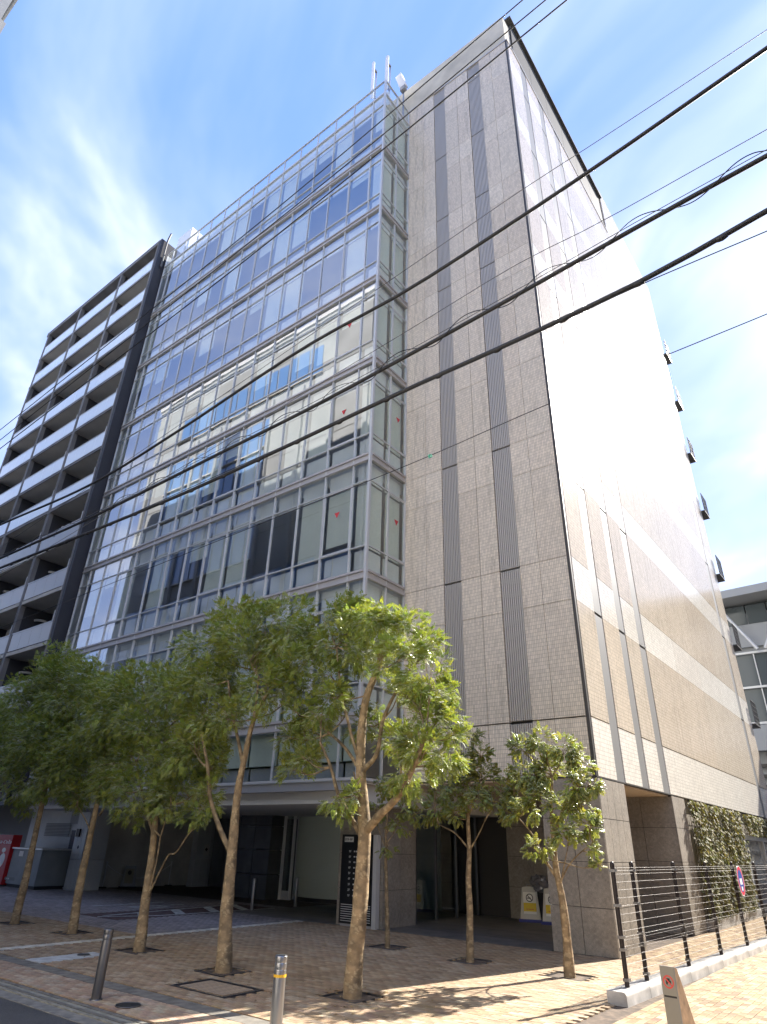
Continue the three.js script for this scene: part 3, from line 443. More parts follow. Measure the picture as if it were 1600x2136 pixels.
greenWall(-38.4, -30.65, 2.68, 3.4, 1500, 'low band of ivy on wires above the glazed display window');

// rooftop antennas
function antenna(px0, py0, px1, py1, z, label, w) {
  const a = at(px1, py1, z), b = at(px0, py0, z), base = 34.06; const o = thing('cell_antenna', label, 'antenna', [a.x, base, z], 'antennas on the roof edge');
  const y0 = Math.max(base + 1.1, a.y - 0.7), y1 = b.y; const dx = (b.x - a.x) * 0.3;
  part('mast', rod(V(a.x - 0.02, base, z - 0.3), V(a.x - 0.02, y1 - 0.4, z - 0.3), 0.04, 10), M.steel, o);
  const g = new THREE.CapsuleGeometry(w / 2, y1 - y0 - w, 4, 10); g.scale(1, 1, 0.6); g.rotateZ(-dx * 0.02); g.translate((a.x), (y0 + y1) / 2, z); part('radome', g, M.white, o);
  for (const y of [y0 + 0.4, y1 - 0.6]) part('bracket', bx(a.x - 0.05, a.x + 0.05, y - 0.04, y + 0.04, z - 0.3, z - 0.04), M.darkSteel, o);
  part('bracket_arm', rod(V(a.x + 0.02, base, z - 0.3), V(a.x + 0.45, base + 1.5, z - 0.4), 0.02, 6), M.steel, o);
}
antenna(773, 135, 776, 190, -14.5, 'pale slim panel antenna standing on the roof left of another', 0.2);
antenna(802, 122, 806, 172, -14.3, 'taller pale panel antenna rising at the roof corner of the glass front', 0.22);
{ const c = at(838, 172, -14.9), o = thing('floodlight', 'white boxy roof unit tilted on a short bracket at the glass corner', 'roof unit', [c.x, 34.06, -14.9]);
  part('post', rod(V(c.x + 0.05, 34.06, -15.0), V(c.x + 0.05, c.y, -15.0), 0.04, 8), M.steel, o); const g = new THREE.BoxGeometry(0.36, 1.0, 0.25); g.rotateZ(0.18); g.rotateX(0.2); g.translate(c.x, c.y, -14.9); part('housing', g, M.white, o); const h = new THREE.BoxGeometry(0.3, 0.3, 0.2); h.translate(c.x + 0.08, c.y - 0.62, -14.95); part('bracket', h, M.grey, o); }

// ================================================================ APARTMENT BUILDING (left)
const apt = thing('apartment_building', 'dark framed apartment block with rows of frosted glass balconies', 'building', [-36, 0, -19]);
{
  const ZA = -12.95, X0 = -29.08, cols = [-29.2, -33.6, -38.8, -43.5], S = k => 33.62 - 2.665 * k, N = 11, back = ZA - 1.7;
  part('end_wall', bx(X0 - 0.22, X0, 3.5, 36.4, -26, ZA), M.aptDark, apt);
  part('body', bx(-43.4, X0 - 0.23, 3.4, 36.1, -26, back - 0.2), M.aptWall, apt);
  part('roof_edge', bx(-43.8, X0 - 0.225, 36.05, 36.4, -26, ZA + 0.02), M.aptEdge, apt);
  for (let c = 1; c < 4; c++) { part('column', bx(cols[c] - 0.13, cols[c] + 0.13, 3.5, 36.04, ZA - 0.24, ZA), M.aptEdge, apt); for (let k = 0; k < N; k++) part('divider_wall', bx(cols[c] - 0.09, cols[c] + 0.09, S(k) + 0.17, S(k) + 2.66, back, ZA - 0.245), M.aptDark, apt); }
  part('edge_post', bx(X0 - 0.36, X0 - 0.225, 3.5, 36.04, ZA - 0.12, ZA + 0.015), M.aptEdge, apt);
  const pipeG = tube([V(0, 0, 0), V(0.02, 0.02, 0.12), V(0.02, -0.02, 0.5), V(0.02, -0.06, 0.62)], 0.06, 8);
  for (let k = 0; k < N; k++) {
    const y = S(k); part('balcony_slab', bx(-43.75, X0 - 0.37, y + 0.02, y + 0.16, back, ZA - 0.05), M.aptSoffit, apt); part('slab_edge', bx(-43.75, X0 - 0.37, y, y + 0.18, ZA - 0.046, ZA - 0.005), k > 6 ? M.aptWall : M.aptEdge, apt);
    for (let c = 0; c < 3; c++) {
      const xr = cols[c] - (c ? 0.14 : 0.2), xl = cols[c + 1] + 0.14, n = 4, w = (xr - xl) / n, m = k < 7 ? M.milkGlass : M.taupePanel;
      for (let i = 0; i < n; i++) part('balustrade_panel', bx(xl + i * w + 0.008, xl + (i + 1) * w - 0.008, y + 0.23, y + 1.12, ZA - 0.03, ZA - 0.018), m, apt);
      part('handrail', bx(xl, xr, y + 1.125, y + 1.16, ZA - 0.05, ZA), M.frame, apt);
      // sliding doors at the back
      const dx = xl + 0.5; part('balcony_door', bx(dx, dx + 1.7, y + 0.17, y + 2.1, back - 0.195, back - 0.16), M.aptGlass, apt); part('door_frame', [bx(dx - 0.05, dx, y + 0.05, y + 2.15, back - 0.2, back - 0.13), bx(dx + 1.7, dx + 1.75, y + 0.05, y + 2.15, back - 0.2, back - 0.13), bx(dx, dx + 1.7, y + 2.1, y + 2.15, back - 0.2, back - 0.13), bx(dx + 0.83, dx + 0.87, y + 0.08, y + 2.1, back - 0.158, back - 0.13)], M.frame, apt);
      part('partition_board', bx(xr - 0.75, xr - 0.71, y + 0.05, y + 1.85, back + 0.2, ZA - 0.25), M.white, apt);
      const pg = pipeG.clone(); pg.rotateY(Math.PI / 2 * 0); pg.translate(xl + 0.12, y + 2.1, back + 0.3); part('drain_pipe', pg, M.white, apt);
      part('air_conditioner', bx(xr - 0.65, xr - 0.35, y + 0.05, y + 0.62 + (k > 7 ? 0.6 : 0), back + 0.35, back + 1.1), M.white, apt);
      part('ceiling_hatch', bx(xr - 1.6, xr - 1.0, y + 2.64, y + 2.68, back + 0.5, back + 1.1), M.grey, apt);
    }
  }
  part('roof_house', bx(-33.6, -31.9, 36.4, 43, -24, -16.2), M.white, apt); part('gutter_pipe', tube([V(-28.98, 37.2, -13.4), V(-28.98, 36.4, -13.3), V(-28.98, 34, -13.3)], 0.06, 8), M.cableGrey, apt);
  part('entrance_wall', bx(-43.4, X0 - 0.23, 0, 3.4, -26, -17.5), M.aptWall, apt); part('entrance_beam', bx(-43.6, X0 - 0.37, 3.0, 4.1, ZA - 0.3, ZA - 0.06), M.aptDark, apt);
}
const dark = thing('brown_building', 'dark brown block rising behind the left end of the balconies', 'building', [-50, 0, -18]);
part('wall', bx(-60, -44.4, 0, 23.2, -26, -13), M.aptDark, dark); for (let k = 0; k < 7; k++) { part('balcony', bx(-58, -44.1, 2.6 + k * 2.9, 3.7 + k * 2.9, -12.98, -12.6), M.aptEdge, dark); }
part('roof', bx(-60.1, -44.3, 23.2, 23.5, -26.1, -12.5), M.darkTrim, dark);

M.stationGlass = phy({ color: lin(0.07, 0.085, 0.09), roughness: 0.1 }); M.stationMetal = std({ color: lin(0.3, 0.31, 0.31), roughness: 0.5 });
// ================================================================ FAR STATION BUILDING (right)
const sta = thing('station_building', 'grey steel and glass station building with sloped braces beyond the tan wall', 'building', [2, 0, -70]);
{
  const Z = -62, x0 = -13, x1 = 22;
  part('wall', bx(x0, x1, 0, 21.4, -85, Z - 1.5), std({ color: lin(0.3, 0.31, 0.31), roughness: 0.7 }), sta);
  const rf = new THREE.BufferGeometry(); part('roof', (() => { const g = bx(x0 - 1, x1, 22.2, 22.9, -85, Z + 1); const p = g.attributes.position; for (let i = 0; i < p.count; i++) p.setY(i, p.getY(i) + (p.getX(i) - x0) * 0.03); return g; })(), M.stationMetal, sta);
  part('upper_wall', bx(x0, x1, 18.3, 20.3, Z - 1.48, Z - 1.2), M.stationMetal, sta);
  for (let i = 0; i < 20; i++) part('clerestory_pane', bx(x0 + 0.2 + i * 1.7, x0 + 1.8 + i * 1.7, 20.4, 22.1, Z - 1.48, Z - 1.4), M.stationGlass, sta);
  for (let r = 0; r < 2; r++) for (let i = 0; i < 20; i++) { part('window_pane', bx(x0 + i * 1.7 + 0.05, x0 + (i + 1) * 1.7 - 0.05, 11.9 + r * 2.9, 14.7 + r * 2.9, Z - 1.1, Z - 1.06), i % 3 === 1 ? M.stationMetal : M.stationGlass, sta); }
  for (let i = 0; i <= 20; i++) part('mullion', bx(x0 + i * 1.7 - 0.04, x0 + i * 1.7 + 0.04, 11.8, 17.8, Z - 1.05, Z - 0.9), M.frame, sta);
  for (const y of [11.8, 14.75, 17.7]) part('transom', bx(x0, x1, y - 0.09, y + 0.09, Z - 1.04, Z - 0.8), M.frame, sta);
  for (let i = 0; i < 5; i++) { const xm = -7.4 + i * 6; part('brace', rod(V(xm, 17.8, Z - 0.3), V(xm - 2.4, 22.1, Z - 0.1), 0.14, 8), M.frame, sta); part('brace', rod(V(xm + 0.6, 17.8, Z - 0.3), V(xm + 3, 22.2, Z - 0.1), 0.14, 8), M.frame, sta); }
  part('deck_beam', bx(x0, x1, 9.6, 11.6, Z - 1.6, Z - 0.4), M.stationMetal, sta);
  for (let i = 0; i < 9; i++) part('louvre', bx(x0, x1, 2 + i * 0.8, 2.25 + i * 0.8, Z - 1.4, Z - 1.1), M.darkTrim, sta);
}

// ================================================================ ACROSS THE ROAD (mirrored in the glass, one block added for bounce light)
function opposite(name, label, x0, x1, z0, z1, y, mat, bands) {
  const o = thing(name, label, 'building', [(x0 + x1) / 2, 0, (z0 + z1) / 2]); part('wall', bx(x0, x1, 0.02, y, z0, z1), mat, o); part('parapet', bx(x0 - 0.15, x1 + 0.15, y, y + 0.5, z0 - 0.15, z1 + 0.15), mat, o);
  for (const [a, b, p, q, n] of bands) { const w = (b - a) / n; for (let i = 0; i < n; i++) part('window', bx(a + i * w + 0.08, a + (i + 1) * w - 0.08, p, q, z0 - 0.08, z0 - 0.03), M.oppGlass, o); part('window_sill', bx(a, b, p - 0.12, p - 0.02, z0 - 0.2, z0 - 0.01), M.concrete, o); }
  return o;
}
const zo = -0.75;
{ const bands = []; bands.push([-44.5, -27, 33.6, 36.2, 14]); for (let k = 0; k < 4; k++) bands.push([-45.5, -32, 19.4 + k * 3.1, 22.2 + k * 3.1, 11]); for (let k = 0; k < 5; k++) bands.push([-47, -23, 3.6 + k * 3.1, 5.6 + k * 3.1, 16]);
  const o = opposite('tan_office_building', 'large sunlit tan office building mirrored in the glass front', -48.5, -22.2, zo, 16, 38.6, M.oppTan, bands); for (let k = 0; k < 12; k++) part('wall_joint', bx(-48.5, -22.2, 2.6 + k * 3.1, 2.66 + k * 3.1, zo - 0.012, zo - 0.002), M.joint, o); for (let k = 0; k < 9; k++) part('pilaster', bx(-48.2 + k * 3.2, -47.9 + k * 3.2, 0.02, 33, zo - 0.22, zo - 0.002), M.oppTan, o); for (let k = 0; k < 5; k++) part('roof_unit', bx(-46 + k * 4.6, -44 + k * 4.6, 39.1, 41 + (k % 2), 1.2, 3), M.cladding, o); part('eave', bx(-48.7, -22, 38.9, 39.3, zo - 0.28, zo + 0.6), M.frame, o); }
{ const b = []; for (let k = 0; k < 8; k++) if (k < 2) b.push([-21, -12, 3.2 + k * 3, 5 + k * 3, 5]); opposite('white_shop_building', 'white low building with small windows across the road', -21.6, -11.5, zo, 15, 9, M.oppPale, b); }
{ const b = []; for (let k = 0; k < 7; k++) b.push([-9.5, 15, 3.4 + k * 3.1, 4.6 + k * 3.1, 9]); opposite('added_bounce_building', 'unseen cream block behind the viewer, added to bounce warm light', -11, 17, 8.5, 22, 25, M.oppPale, b); }  // unseen block, added to throw warm bounce light onto the shaded tower front
{ const b = []; opposite('pale_corner_building', 'pale building across the side street', 9, 30, -44, -8, 30, M.oppPale, b); const o = scene.children[scene.children.length - 1]; for (let k = 0; k < 8; k++) for (let i = 0; i < 12; i++) part('window', bx(8.9, 8.97, 3 + k * 3.3, 4.8 + k * 3.3, -42.5 + i * 2.8, -40.8 + i * 2.8), M.oppGlass, o); }

// ================================================================ TREES
const leafletGeo = (() => { // one pinnate leaf: nine folded leaflets on a stalk
  const l = []; const one = (x, y, ang, s) => { const p = [0, 0, 0, s * 0.32, s * 0.42, -s * 0.07, 0, s, -s * 0.06, -s * 0.32, s * 0.42, -s * 0.07, 0, s * 0.45, s * 0.05]; const g = new THREE.BufferGeometry(); g.setAttribute('position', new THREE.Float32BufferAttribute(p, 3)); g.setIndex([0, 1, 4, 1, 2, 4, 2, 3, 4, 3, 0, 4]); g.rotateZ(ang); g.translate(x, y, -y * y * 1.6); return g; };
  for (let k = 0; k < 4; k++) { const y = 0.035 + k * 0.032, s = 0.062 - k * 0.004; l.push(one(0, y, -1.15, s), one(0, y, 1.15, s)); } l.push(one(0, 0.16, 0, 0.06));
  const g = mergeGeometries(l); g.computeVertexNormals(); return g; })();
const bigLeafGeo = (() => { const l = []; const one = (x, y, ang, s) => { const p = [0, 0, 0, s * 0.3, s * 0.45, -s * 0.08, 0, s, -s * 0.2, -s * 0.3, s * 0.45, -s * 0.08, 0, s * 0.5, s * 0.05]; const g = new THREE.BufferGeometry(); g.setAttribute('position', new THREE.Float32BufferAttribute(p, 3)); g.setIndex([0, 1, 4, 1, 2, 4, 2, 3, 4, 3, 0, 4]); g.rotateX(-0.5); g.rotateZ(ang); g.translate(x, y, -y * y); return g; };
  for (let k = 0; k < 3; k++) { const y = 0.02 + k * 0.045; l.push(one(0, y, -1.0 + k * 0.2, 0.085), one(0, y + 0.02, 1.0 - k * 0.2, 0.085)); } l.push(one(0, 0.15, 0, 0.085)); const g = mergeGeometries(l); g.computeVertexNormals(); return g; })();
function limb(pts, r0, r1, wob = 0.03) {   // tapered, slightly knobbly limb
  const c = new THREE.CatmullRomCurve3(pts), n = Math.max(6, Math.ceil(c.getLength() / 0.12)), S = 9, pos = [], uv = [], idx = []; const fr = c.computeFrenetFrames(n, false), len = c.getLength();
  for (let i = 0; i <= n; i++) { const t = i / n, p = c.getPointAt(t); let r = r0 + (r1 - r0) * Math.pow(t, 0.8); r *= 1 + wob * 3 * fbm(t * len * 2.2 + pts[0].x * 3, pts[0].z, r0 * 40, 2);
    for (let j = 0; j <= S; j++) { const a = j / S * Math.PI * 2, k = r * (1 + wob * 2 * perlin.noise(Math.cos(a) * 1.4 + i * 0.35, Math.sin(a) * 1.4, pts[0].x)), nx = fr.normals[i], bn = fr.binormals[i]; pos.push(p.x + k * (Math.cos(a) * nx.x + Math.sin(a) * bn.x), p.y + k * (Math.cos(a) * nx.y + Math.sin(a) * bn.y), p.z + k * (Math.cos(a) * nx.z + Math.sin(a) * bn.z)); uv.push(j / S * Math.max(0.1, r0 * 5), t * len * 1.4); } }
  for (let i = 0; i < n; i++) for (let j = 0; j < S; j++) { const a = i * (S + 1) + j, b = a + S + 1; idx.push(a, a + 1, b, b, a + 1, b + 1); }
  const g = new THREE.BufferGeometry(); g.setAttribute('position', new THREE.Float32BufferAttribute(pos, 3)); g.setAttribute('uv', new THREE.Float32BufferAttribute(uv, 2)); g.setIndex(idx); g.computeVertexNormals(); return g;
}
function tree(spot, name, label, group, o) {
  const [X, Z] = treeSpots[spot], root = thing(name, label, 'tree', [X, 0, Z], group); const P = (q, dz = 0) => at(q[0], q[1], Z + (q[2] ?? dz));
  const tp = o.trunk.map(q => P(q)); tp[0].set(X, -0.06, Z); const flare = tp[0].clone(); flare.y = 0.12; flare.lerp(tp[1], 0.06);
  const trunk = part('trunk', limb([tp[0], flare, ...tp.slice(1)], o.r0, o.r1, 0.05), M.bark, root);
  const ends = tp.slice(-3);
  for (const lb of o.limbs) { const pts = lb.p.map((q, i) => P(q, (lb.dz || 0) * i / (lb.p.length - 1))); part('limb', limb(pts, lb.r, lb.e || lb.r * 0.45, 0.04), M.bark, trunk); ends.push(...pts.slice(Math.floor(pts.length / 2))); }
  const mats = [], cols = [], tw = [], D = new THREE.Object3D();
  for (const [cx, cy, rp, dz = 0, den = 1] of o.clumps) {
    const c = at(cx, cy, Z + dz), rad = at(cx + rp, cy, Z + dz).distanceTo(c) * (o.puff || 0.95);
    let best = ends[0]; for (const e of ends) if (e.distanceTo(c) + (e.y > c.y + 0.1 ? 0.6 : 0) < best.distanceTo(c) + (best.y > c.y + 0.1 ? 0.6 : 0)) best = e;
    const mid = best.clone().lerp(c, 0.5); mid.y -= 0.08 * best.distanceTo(c); mid.x += rr(-0.05, 0.05); tw.push(limb([best.clone(), mid, c.clone()], Math.min(0.022, 0.01 + rad * 0.02), 0.006, 0.02));
    for (let k = 0; k < 5; k++) { const e = V(rr(-1, 1), rr(-0.3, 1), rr(-1, 1)).normalize().multiplyScalar(rad * 0.85).add(c); const s = mid.clone().lerp(c, rnd()); tw.push(limb([s, s.clone().lerp(e, 0.5).add(V(0, 0.04, 0)), e], 0.007, 0.003, 0)); }
    const sub = []; const ns = 5 + Math.round(rad * 8); for (let k = 0; k < ns; k++) { const d = V(rr(-1, 1), rr(-0.75, 1), rr(-1, 1)).normalize().multiplyScalar(rad * rr(0.35, 0.92)); sub.push([d.add(c), rad * rr(0.22, 0.42)]); }
    const n = Math.round((o.thick || 1) * den * 1250 * rad * rad + 14);
    for (let k = 0; k < n; k++) {
      const [sc, sr] = sub[Math.floor(rnd() * ns)]; const d = V(rr(-1, 1), rr(-1, 1), rr(-1, 1)).normalize().multiplyScalar(sr * Math.cbrt(rnd()) * 1.1); const p = sc.clone().add(d);
      const out = p.clone().sub(c).normalize().multiplyScalar(0.8).add(V(rr(-0.7, 0.7), rr(-0.55, 0.45), rr(-0.7, 0.7)));
      D.position.copy(p).sub(root.position); const q = new THREE.Quaternion().setFromUnitVectors(V(0, 1, 0), out.normalize()); D.quaternion.copy(q);
      // turn the leaf blade so its upper side looks up
      const zax = V(0, 0, 1).applyQuaternion(q), want = V(0, 1, 0).addScaledVector(out, -out.y).normalize(); let a = Math.acos(Math.max(-1, Math.min(1, zax.dot(want)))); if (V().crossVectors(zax, want).dot(out) < 0) a = -a; D.rotateY(a + rr(-0.7, 0.7)); D.scale.setScalar(rr(0.5, 0.86) * (o.leaf || 1)); D.updateMatrix(); mats.push(D.matrix.clone());
      const b = rr(0.7, 1.25), y = rnd(); cols.push(lin(b * (0.85 + 0.35 * y), b, b * (1.1 - 0.4 * y)));
    }
  }
  part('twigs', tw, M.bark, root).userData.kind = 'stuff';
  const im = sh(new THREE.InstancedMesh(o.geo || leafletGeo, o.mat || M.leaf, mats.length)); im.name = 'crown'; im.userData.kind = 'stuff'; mats.forEach((m, i) => { im.setMatrixAt(i, m); im.setColorAt(i, cols[i]); }); root.add(im);
}
tree(0, 'street_tree', 'bright sunlit tree with forked mottled trunk in front of the glass corner', 'trees along the street edge', { puff: 1.08, thick: 1.5, r0: 0.15, r1: 0.05, trunk: [[735, 2078], [741, 1990], [750, 1900], [757, 1800], [761, 1735], [758, 1680], [752, 1600], [755, 1520], [766, 1450], [790, 1390], [800, 1330]],
  limbs: [{ p: [[762, 1735], [795, 1698], [835, 1655], [862, 1600], [885, 1540]], r: 0.075, dz: 0.5 }, { p: [[765, 1745], [785, 1700], [815, 1678], [850, 1640], [875, 1628]], r: 0.04, dz: -0.3 }, { p: [[752, 1740], [727, 1698], [705, 1655], [690, 1600], [668, 1548]], r: 0.045, dz: 0.5 }, { p: [[755, 1610], [785, 1575], [800, 1500], [840, 1420], [880, 1370]], r: 0.045, dz: -0.5 }, { p: [[750, 1605], [720, 1560], [688, 1530], [640, 1490]], r: 0.035, dz: -0.2 }, { p: [[754, 1600], [735, 1540], [712, 1440], [702, 1350]], r: 0.035, dz: 0.4 }, { p: [[752, 1690], [745, 1650], [738, 1610]], r: 0.025, dz: 0.3 }, { p: [[825, 1665], [835, 1620], [838, 1580]], r: 0.025, dz: 0.3 }],
  clumps: [[690, 1300, 44, 0.1], [740, 1288, 48, -0.3], [790, 1290, 48, 0.2], [845, 1312, 48, 0], [885, 1350, 42, -0.2], [680, 1350, 34, 0.3], [735, 1350, 40, 0.3], [790, 1350, 40, -0.4], [835, 1375, 40, 0.4], [895, 1415, 46, 0.2], [925, 1450, 38, -0.2], [872, 1470, 44, 0.3], [830, 1450, 36, -0.5], [905, 1512, 44, 0], [885, 1565, 50, 0.4], [928, 1578, 38, -0.1], [855, 1610, 38, 0.2], [825, 1545, 34, -0.4], [690, 1455, 30, 0.5], [735, 1470, 26, -0.3], [690, 1410, 26, 0.3], [622, 1492, 36, 0.2], [604, 1540, 34, 0], [655, 1530, 34, -0.3], [640, 1585, 26, 0.2], [612, 1605, 20, 0], [700, 1672, 24, 0.4], [735, 1662, 18, 0.4], [765, 1515, 26, -0.5], [670, 1490, 22, 0.4], [940, 1540, 26, 0.1]] });
const shade = (den) => den;
tree(1, 'street_tree', 'shaded tree with forked pale trunk and broad dark crown beside the sunlit one', 'trees along the street edge', { puff: 1.06, thick: 1.25, r0: 0.145, r1: 0.03, trunk: [[464, 2026], [470, 1930], [478, 1840], [484, 1780], [489, 1720], [496, 1650], [507, 1595], [530, 1500], [565, 1435]],
  limbs: [{ p: [[482, 1780], [456, 1722], [438, 1660], [433, 1600], [422, 1540]], r: 0.055, dz: 0.4 }, { p: [[507, 1595], [497, 1545], [483, 1480], [476, 1420]], r: 0.04, dz: 0.3 }, { p: [[520, 1535], [534, 1470], [540, 1400]], r: 0.035, dz: -0.4 }],
  clumps: [[500, 1315, 46, 0.2], [555, 1300, 46, -0.2], [605, 1312, 44, 0.2], [450, 1355, 46, 0], [520, 1375, 52, 0.4], [588, 1380, 50, -0.3], [632, 1390, 38, 0.2], [640, 1335, 32, -0.1], [430, 1425, 44, 0.3], [490, 1440, 46, -0.4], [560, 1440, 42, 0.4], [612, 1450, 38, 0], [420, 1495, 42, 0.1], [405, 1560, 40, 0.2], [445, 1600, 30, -0.2], [470, 1500, 34, 0.4], [435, 1660, 22, 0.2]] });
tree(2, 'street_tree', 'shaded tree with a crooked bare side shoot low on its trunk', 'trees along the street edge', { puff: 1.06, thick: 1.25, r0: 0.12, r1: 0.03, trunk: [[290, 1982], [303, 1880], [315, 1800], [323, 1720], [328, 1660], [335, 1600], [350, 1520]],
  limbs: [{ p: [[312, 1862], [335, 1815], [353, 1782], [366, 1780], [388, 1748], [410, 1720]], r: 0.022, dz: 0.3, e: 0.012 }, { p: [[310, 1870], [328, 1790], [335, 1745], [352, 1695], [356, 1680]], r: 0.025, dz: 0.2 }, { p: [[321, 1740], [308, 1700], [296, 1650], [285, 1590]], r: 0.04, dz: 0.3 }, { p: [[326, 1690], [345, 1640], [380, 1580]], r: 0.04, dz: -0.3 }],
  clumps: [[290, 1465, 46, 0.2], [345, 1445, 46, -0.1], [395, 1455, 46, 0.2], [250, 1505, 40, 0], [310, 1530, 46, 0.4], [375, 1520, 48, -0.3], [425, 1510, 36, 0.1], [265, 1590, 42, 0.1], [335, 1600, 44, 0.4], [398, 1590, 42, -0.2], [295, 1650, 40, 0.3], [355, 1662, 40, 0.2], [408, 1655, 38, 0], [425, 1690, 24, 0.2], [240, 1640, 28, 0.2], [300, 1700, 22, 0.3]] });
tree(3, 'street_tree', 'thin shaded tree in front of the garage pier signs', 'trees along the street edge', { puff: 1.06, thick: 1.25, r0: 0.115, r1: 0.03, trunk: [[150, 1945], [166, 1850], [188, 1745], [204, 1670], [212, 1640], [220, 1570], [215, 1510]],
  limbs: [{ p: [[190, 1738], [176, 1705], [160, 1680]], r: 0.022, dz: 0.3 }, { p: [[208, 1700], [222, 1675], [240, 1640]], r: 0.03, dz: 0.2 }, { p: [[205, 1660], [188, 1612], [170, 1560]], r: 0.035, dz: -0.2 }],
  clumps: [[150, 1455, 36, 0.2], [200, 1440, 38, 0], [238, 1462, 36, 0.2], [165, 1510, 42, -0.2], [220, 1520, 42, 0.3], [188, 1572, 40, 0], [236, 1588, 38, 0.2], [155, 1600, 32, 0.1], [208, 1632, 34, -0.2], [248, 1645, 26, 0.2], [165, 1660, 22, 0.2]] });
tree(4, 'street_tree', 'shaded tree in front of the grey service wall and vending machine', 'trees along the street edge', { puff: 1.06, thick: 1.25, r0: 0.115, r1: 0.03, trunk: [[30, 1925], [52, 1840], [76, 1730], [89, 1670], [95, 1630], [100, 1560], [95, 1500]],
  limbs: [{ p: [[88, 1680], [75, 1655], [40, 1645], [15, 1648]], r: 0.02, dz: 0.3 }, { p: [[92, 1660], [105, 1630], [130, 1580]], r: 0.03, dz: 0.2 }],
  clumps: [[85, 1430, 34, 0.2], [122, 1425, 34, 0], [70, 1482, 38, 0.2], [120, 1490, 40, -0.2], [92, 1542, 36, 0.3], [138, 1552, 34, 0], [78, 1600, 34, 0.1], [122, 1612, 34, 0.2], [60, 1638, 24, 0.2], [148, 1645, 20, 0]] });
tree(8, 'street_tree', 'shaded tree in front of the apartment balconies, farthest along the row', 'trees along the street edge', { r0: 0.11, r1: 0.03, trunk: [[-75, 1900], [-45, 1780], [-25, 1700], [-15, 1640], [-10, 1580]], limbs: [{ p: [[-25, 1700], [-5, 1660], [15, 1620]], r: 0.03, dz: 0.2 }], clumps: [[10, 1590, 32, 0.2], [-20, 1540, 36, 0], [25, 1630, 24, 0.1], [-30, 1600, 34, 0.1], [-60, 1560, 34, 0], [-5, 1500, 26, 0.1]] });
tree(5, 'sapling', 'slender dark sapling against the granite pillar behind the forked trunk', 'saplings near the porch', { mat: M.leafOlive, geo: bigLeafGeo, r0: 0.06, r1: 0.02, trunk: [[808, 1975], [806, 1850], [804, 1760], [808, 1700], [815, 1640]], limbs: [{ p: [[805, 1770], [790, 1730], [783, 1700]], r: 0.015 }, { p: [[806, 1740], [825, 1710], [840, 1680]], r: 0.015 }], clumps: [[800, 1640, 28, 0.1], [850, 1650, 28, -0.1], [782, 1690, 18, 0.1], [828, 1722, 22, 0, 0.5], [808, 1768, 14, 0, 0.5], [840, 1690, 22, 0.1, 0.6], [870, 1700, 16, 0, 0.5]] });
tree(6, 'sapling', 'straight sapling with dark narrow leaves before the black porch opening', 'saplings near the porch', { mat: M.leafOlive, geo: bigLeafGeo, r0: 0.085, r1: 0.02, trunk: [[981, 2004], [980, 1900], [977, 1830], [979, 1770], [976, 1710], [978, 1640], [988, 1550]],
  limbs: [{ p: [[977, 1770], [948, 1737], [915, 1720]], r: 0.02, dz: 0.2 }, { p: [[981, 1772], [1000, 1737], [1010, 1715]], r: 0.02, dz: 0.2 }, { p: [[978, 1700], [995, 1660], [1005, 1600]], r: 0.02 }], clumps: [[985, 1535, 16, 0], [1003, 1575, 22, 0.1], [972, 1595, 26, 0.1], [1012, 1622, 30, -0.1], [942, 1652, 32, 0.1], [998, 1668, 32, 0.1], [905, 1688, 28, 0], [945, 1700, 24, 0.2], [1035, 1672, 26, 0.1], [965, 1630, 26, -0.2], [905, 1650, 20, 0]] });
tree(7, 'sapling', 'leaning sapling with sunlit yellow green leaves beside the granite corner pier', 'saplings near the porch', { mat: M.leafOlive, geo: bigLeafGeo, puff: 1.05, thick: 1.3, r0: 0.105, r1: 0.02, trunk: [[1189, 2036], [1182, 1950], [1172, 1870], [1160, 1810], [1155, 1760], [1150, 1690], [1152, 1620]],
  limbs: [{ p: [[1162, 1832], [1136, 1792], [1110, 1740], [1080, 1705]], r: 0.03, dz: 0.2 }, { p: [[1168, 1852], [1178, 1800], [1185, 1765]], r: 0.018, dz: 0.2 }, { p: [[1166, 1845], [1190, 1800], [1215, 1775], [1238, 1758]], r: 0.018, dz: -0.2 }, { p: [[1153, 1740], [1180, 1690], [1210, 1640]], r: 0.025, dz: 0.1 }], clumps: [[1088, 1562, 26, 0.1], [1132, 1552, 28, 0], [1178, 1562, 30, 0.1], [1208, 1592, 28, -0.1], [1100, 1612, 32, 0.2], [1150, 1608, 34, -0.2], [1200, 1640, 32, 0.2], [1072, 1652, 28, 0], [1122, 1668, 32, 0.2], [1172, 1690, 32, 0.1], [1218, 1682, 28, 0], [1180, 1738, 26, 0.2], [1228, 1722, 24, 0], [1060, 1690, 24, 0], [1242, 1772, 11, 0], [1250, 1808, 9, 0], [1115, 1772, 15, 0.2], [1238, 1640, 18, 0], [1092, 1690, 20, 0.2], [1140, 1770, 12, 0.2]] });

{ const n = 260, im = sh(new THREE.InstancedMesh(leafShape(0.05), std({ color: lin(0.3, 0.2, 0.07), roughness: 0.9, side: THREE.DoubleSide }), n)); im.name = 'fallen_leaves'; im.userData.kind = 'stuff'; im.userData.label = 'small dry leaves scattered on the paving'; const d = new THREE.Object3D();
  for (let i = 0; i < n; i++) { const [x, z] = treeSpots[Math.floor(rnd() * 8)]; d.position.set(x + rr(-1.4, 1.4), 0.012, z + rr(-0.9, 1.3)); d.rotation.set(-Math.PI / 2 + rr(-0.2, 0.2), 0, rr(0, 6)); d.scale.setScalar(rr(0.6, 1.1)); d.updateMatrix(); im.setMatrixAt(i, d.matrix); const k = rr(0.5, 1.3); im.setColorAt(i, lin(k, k, k)); } scene.add(im); }
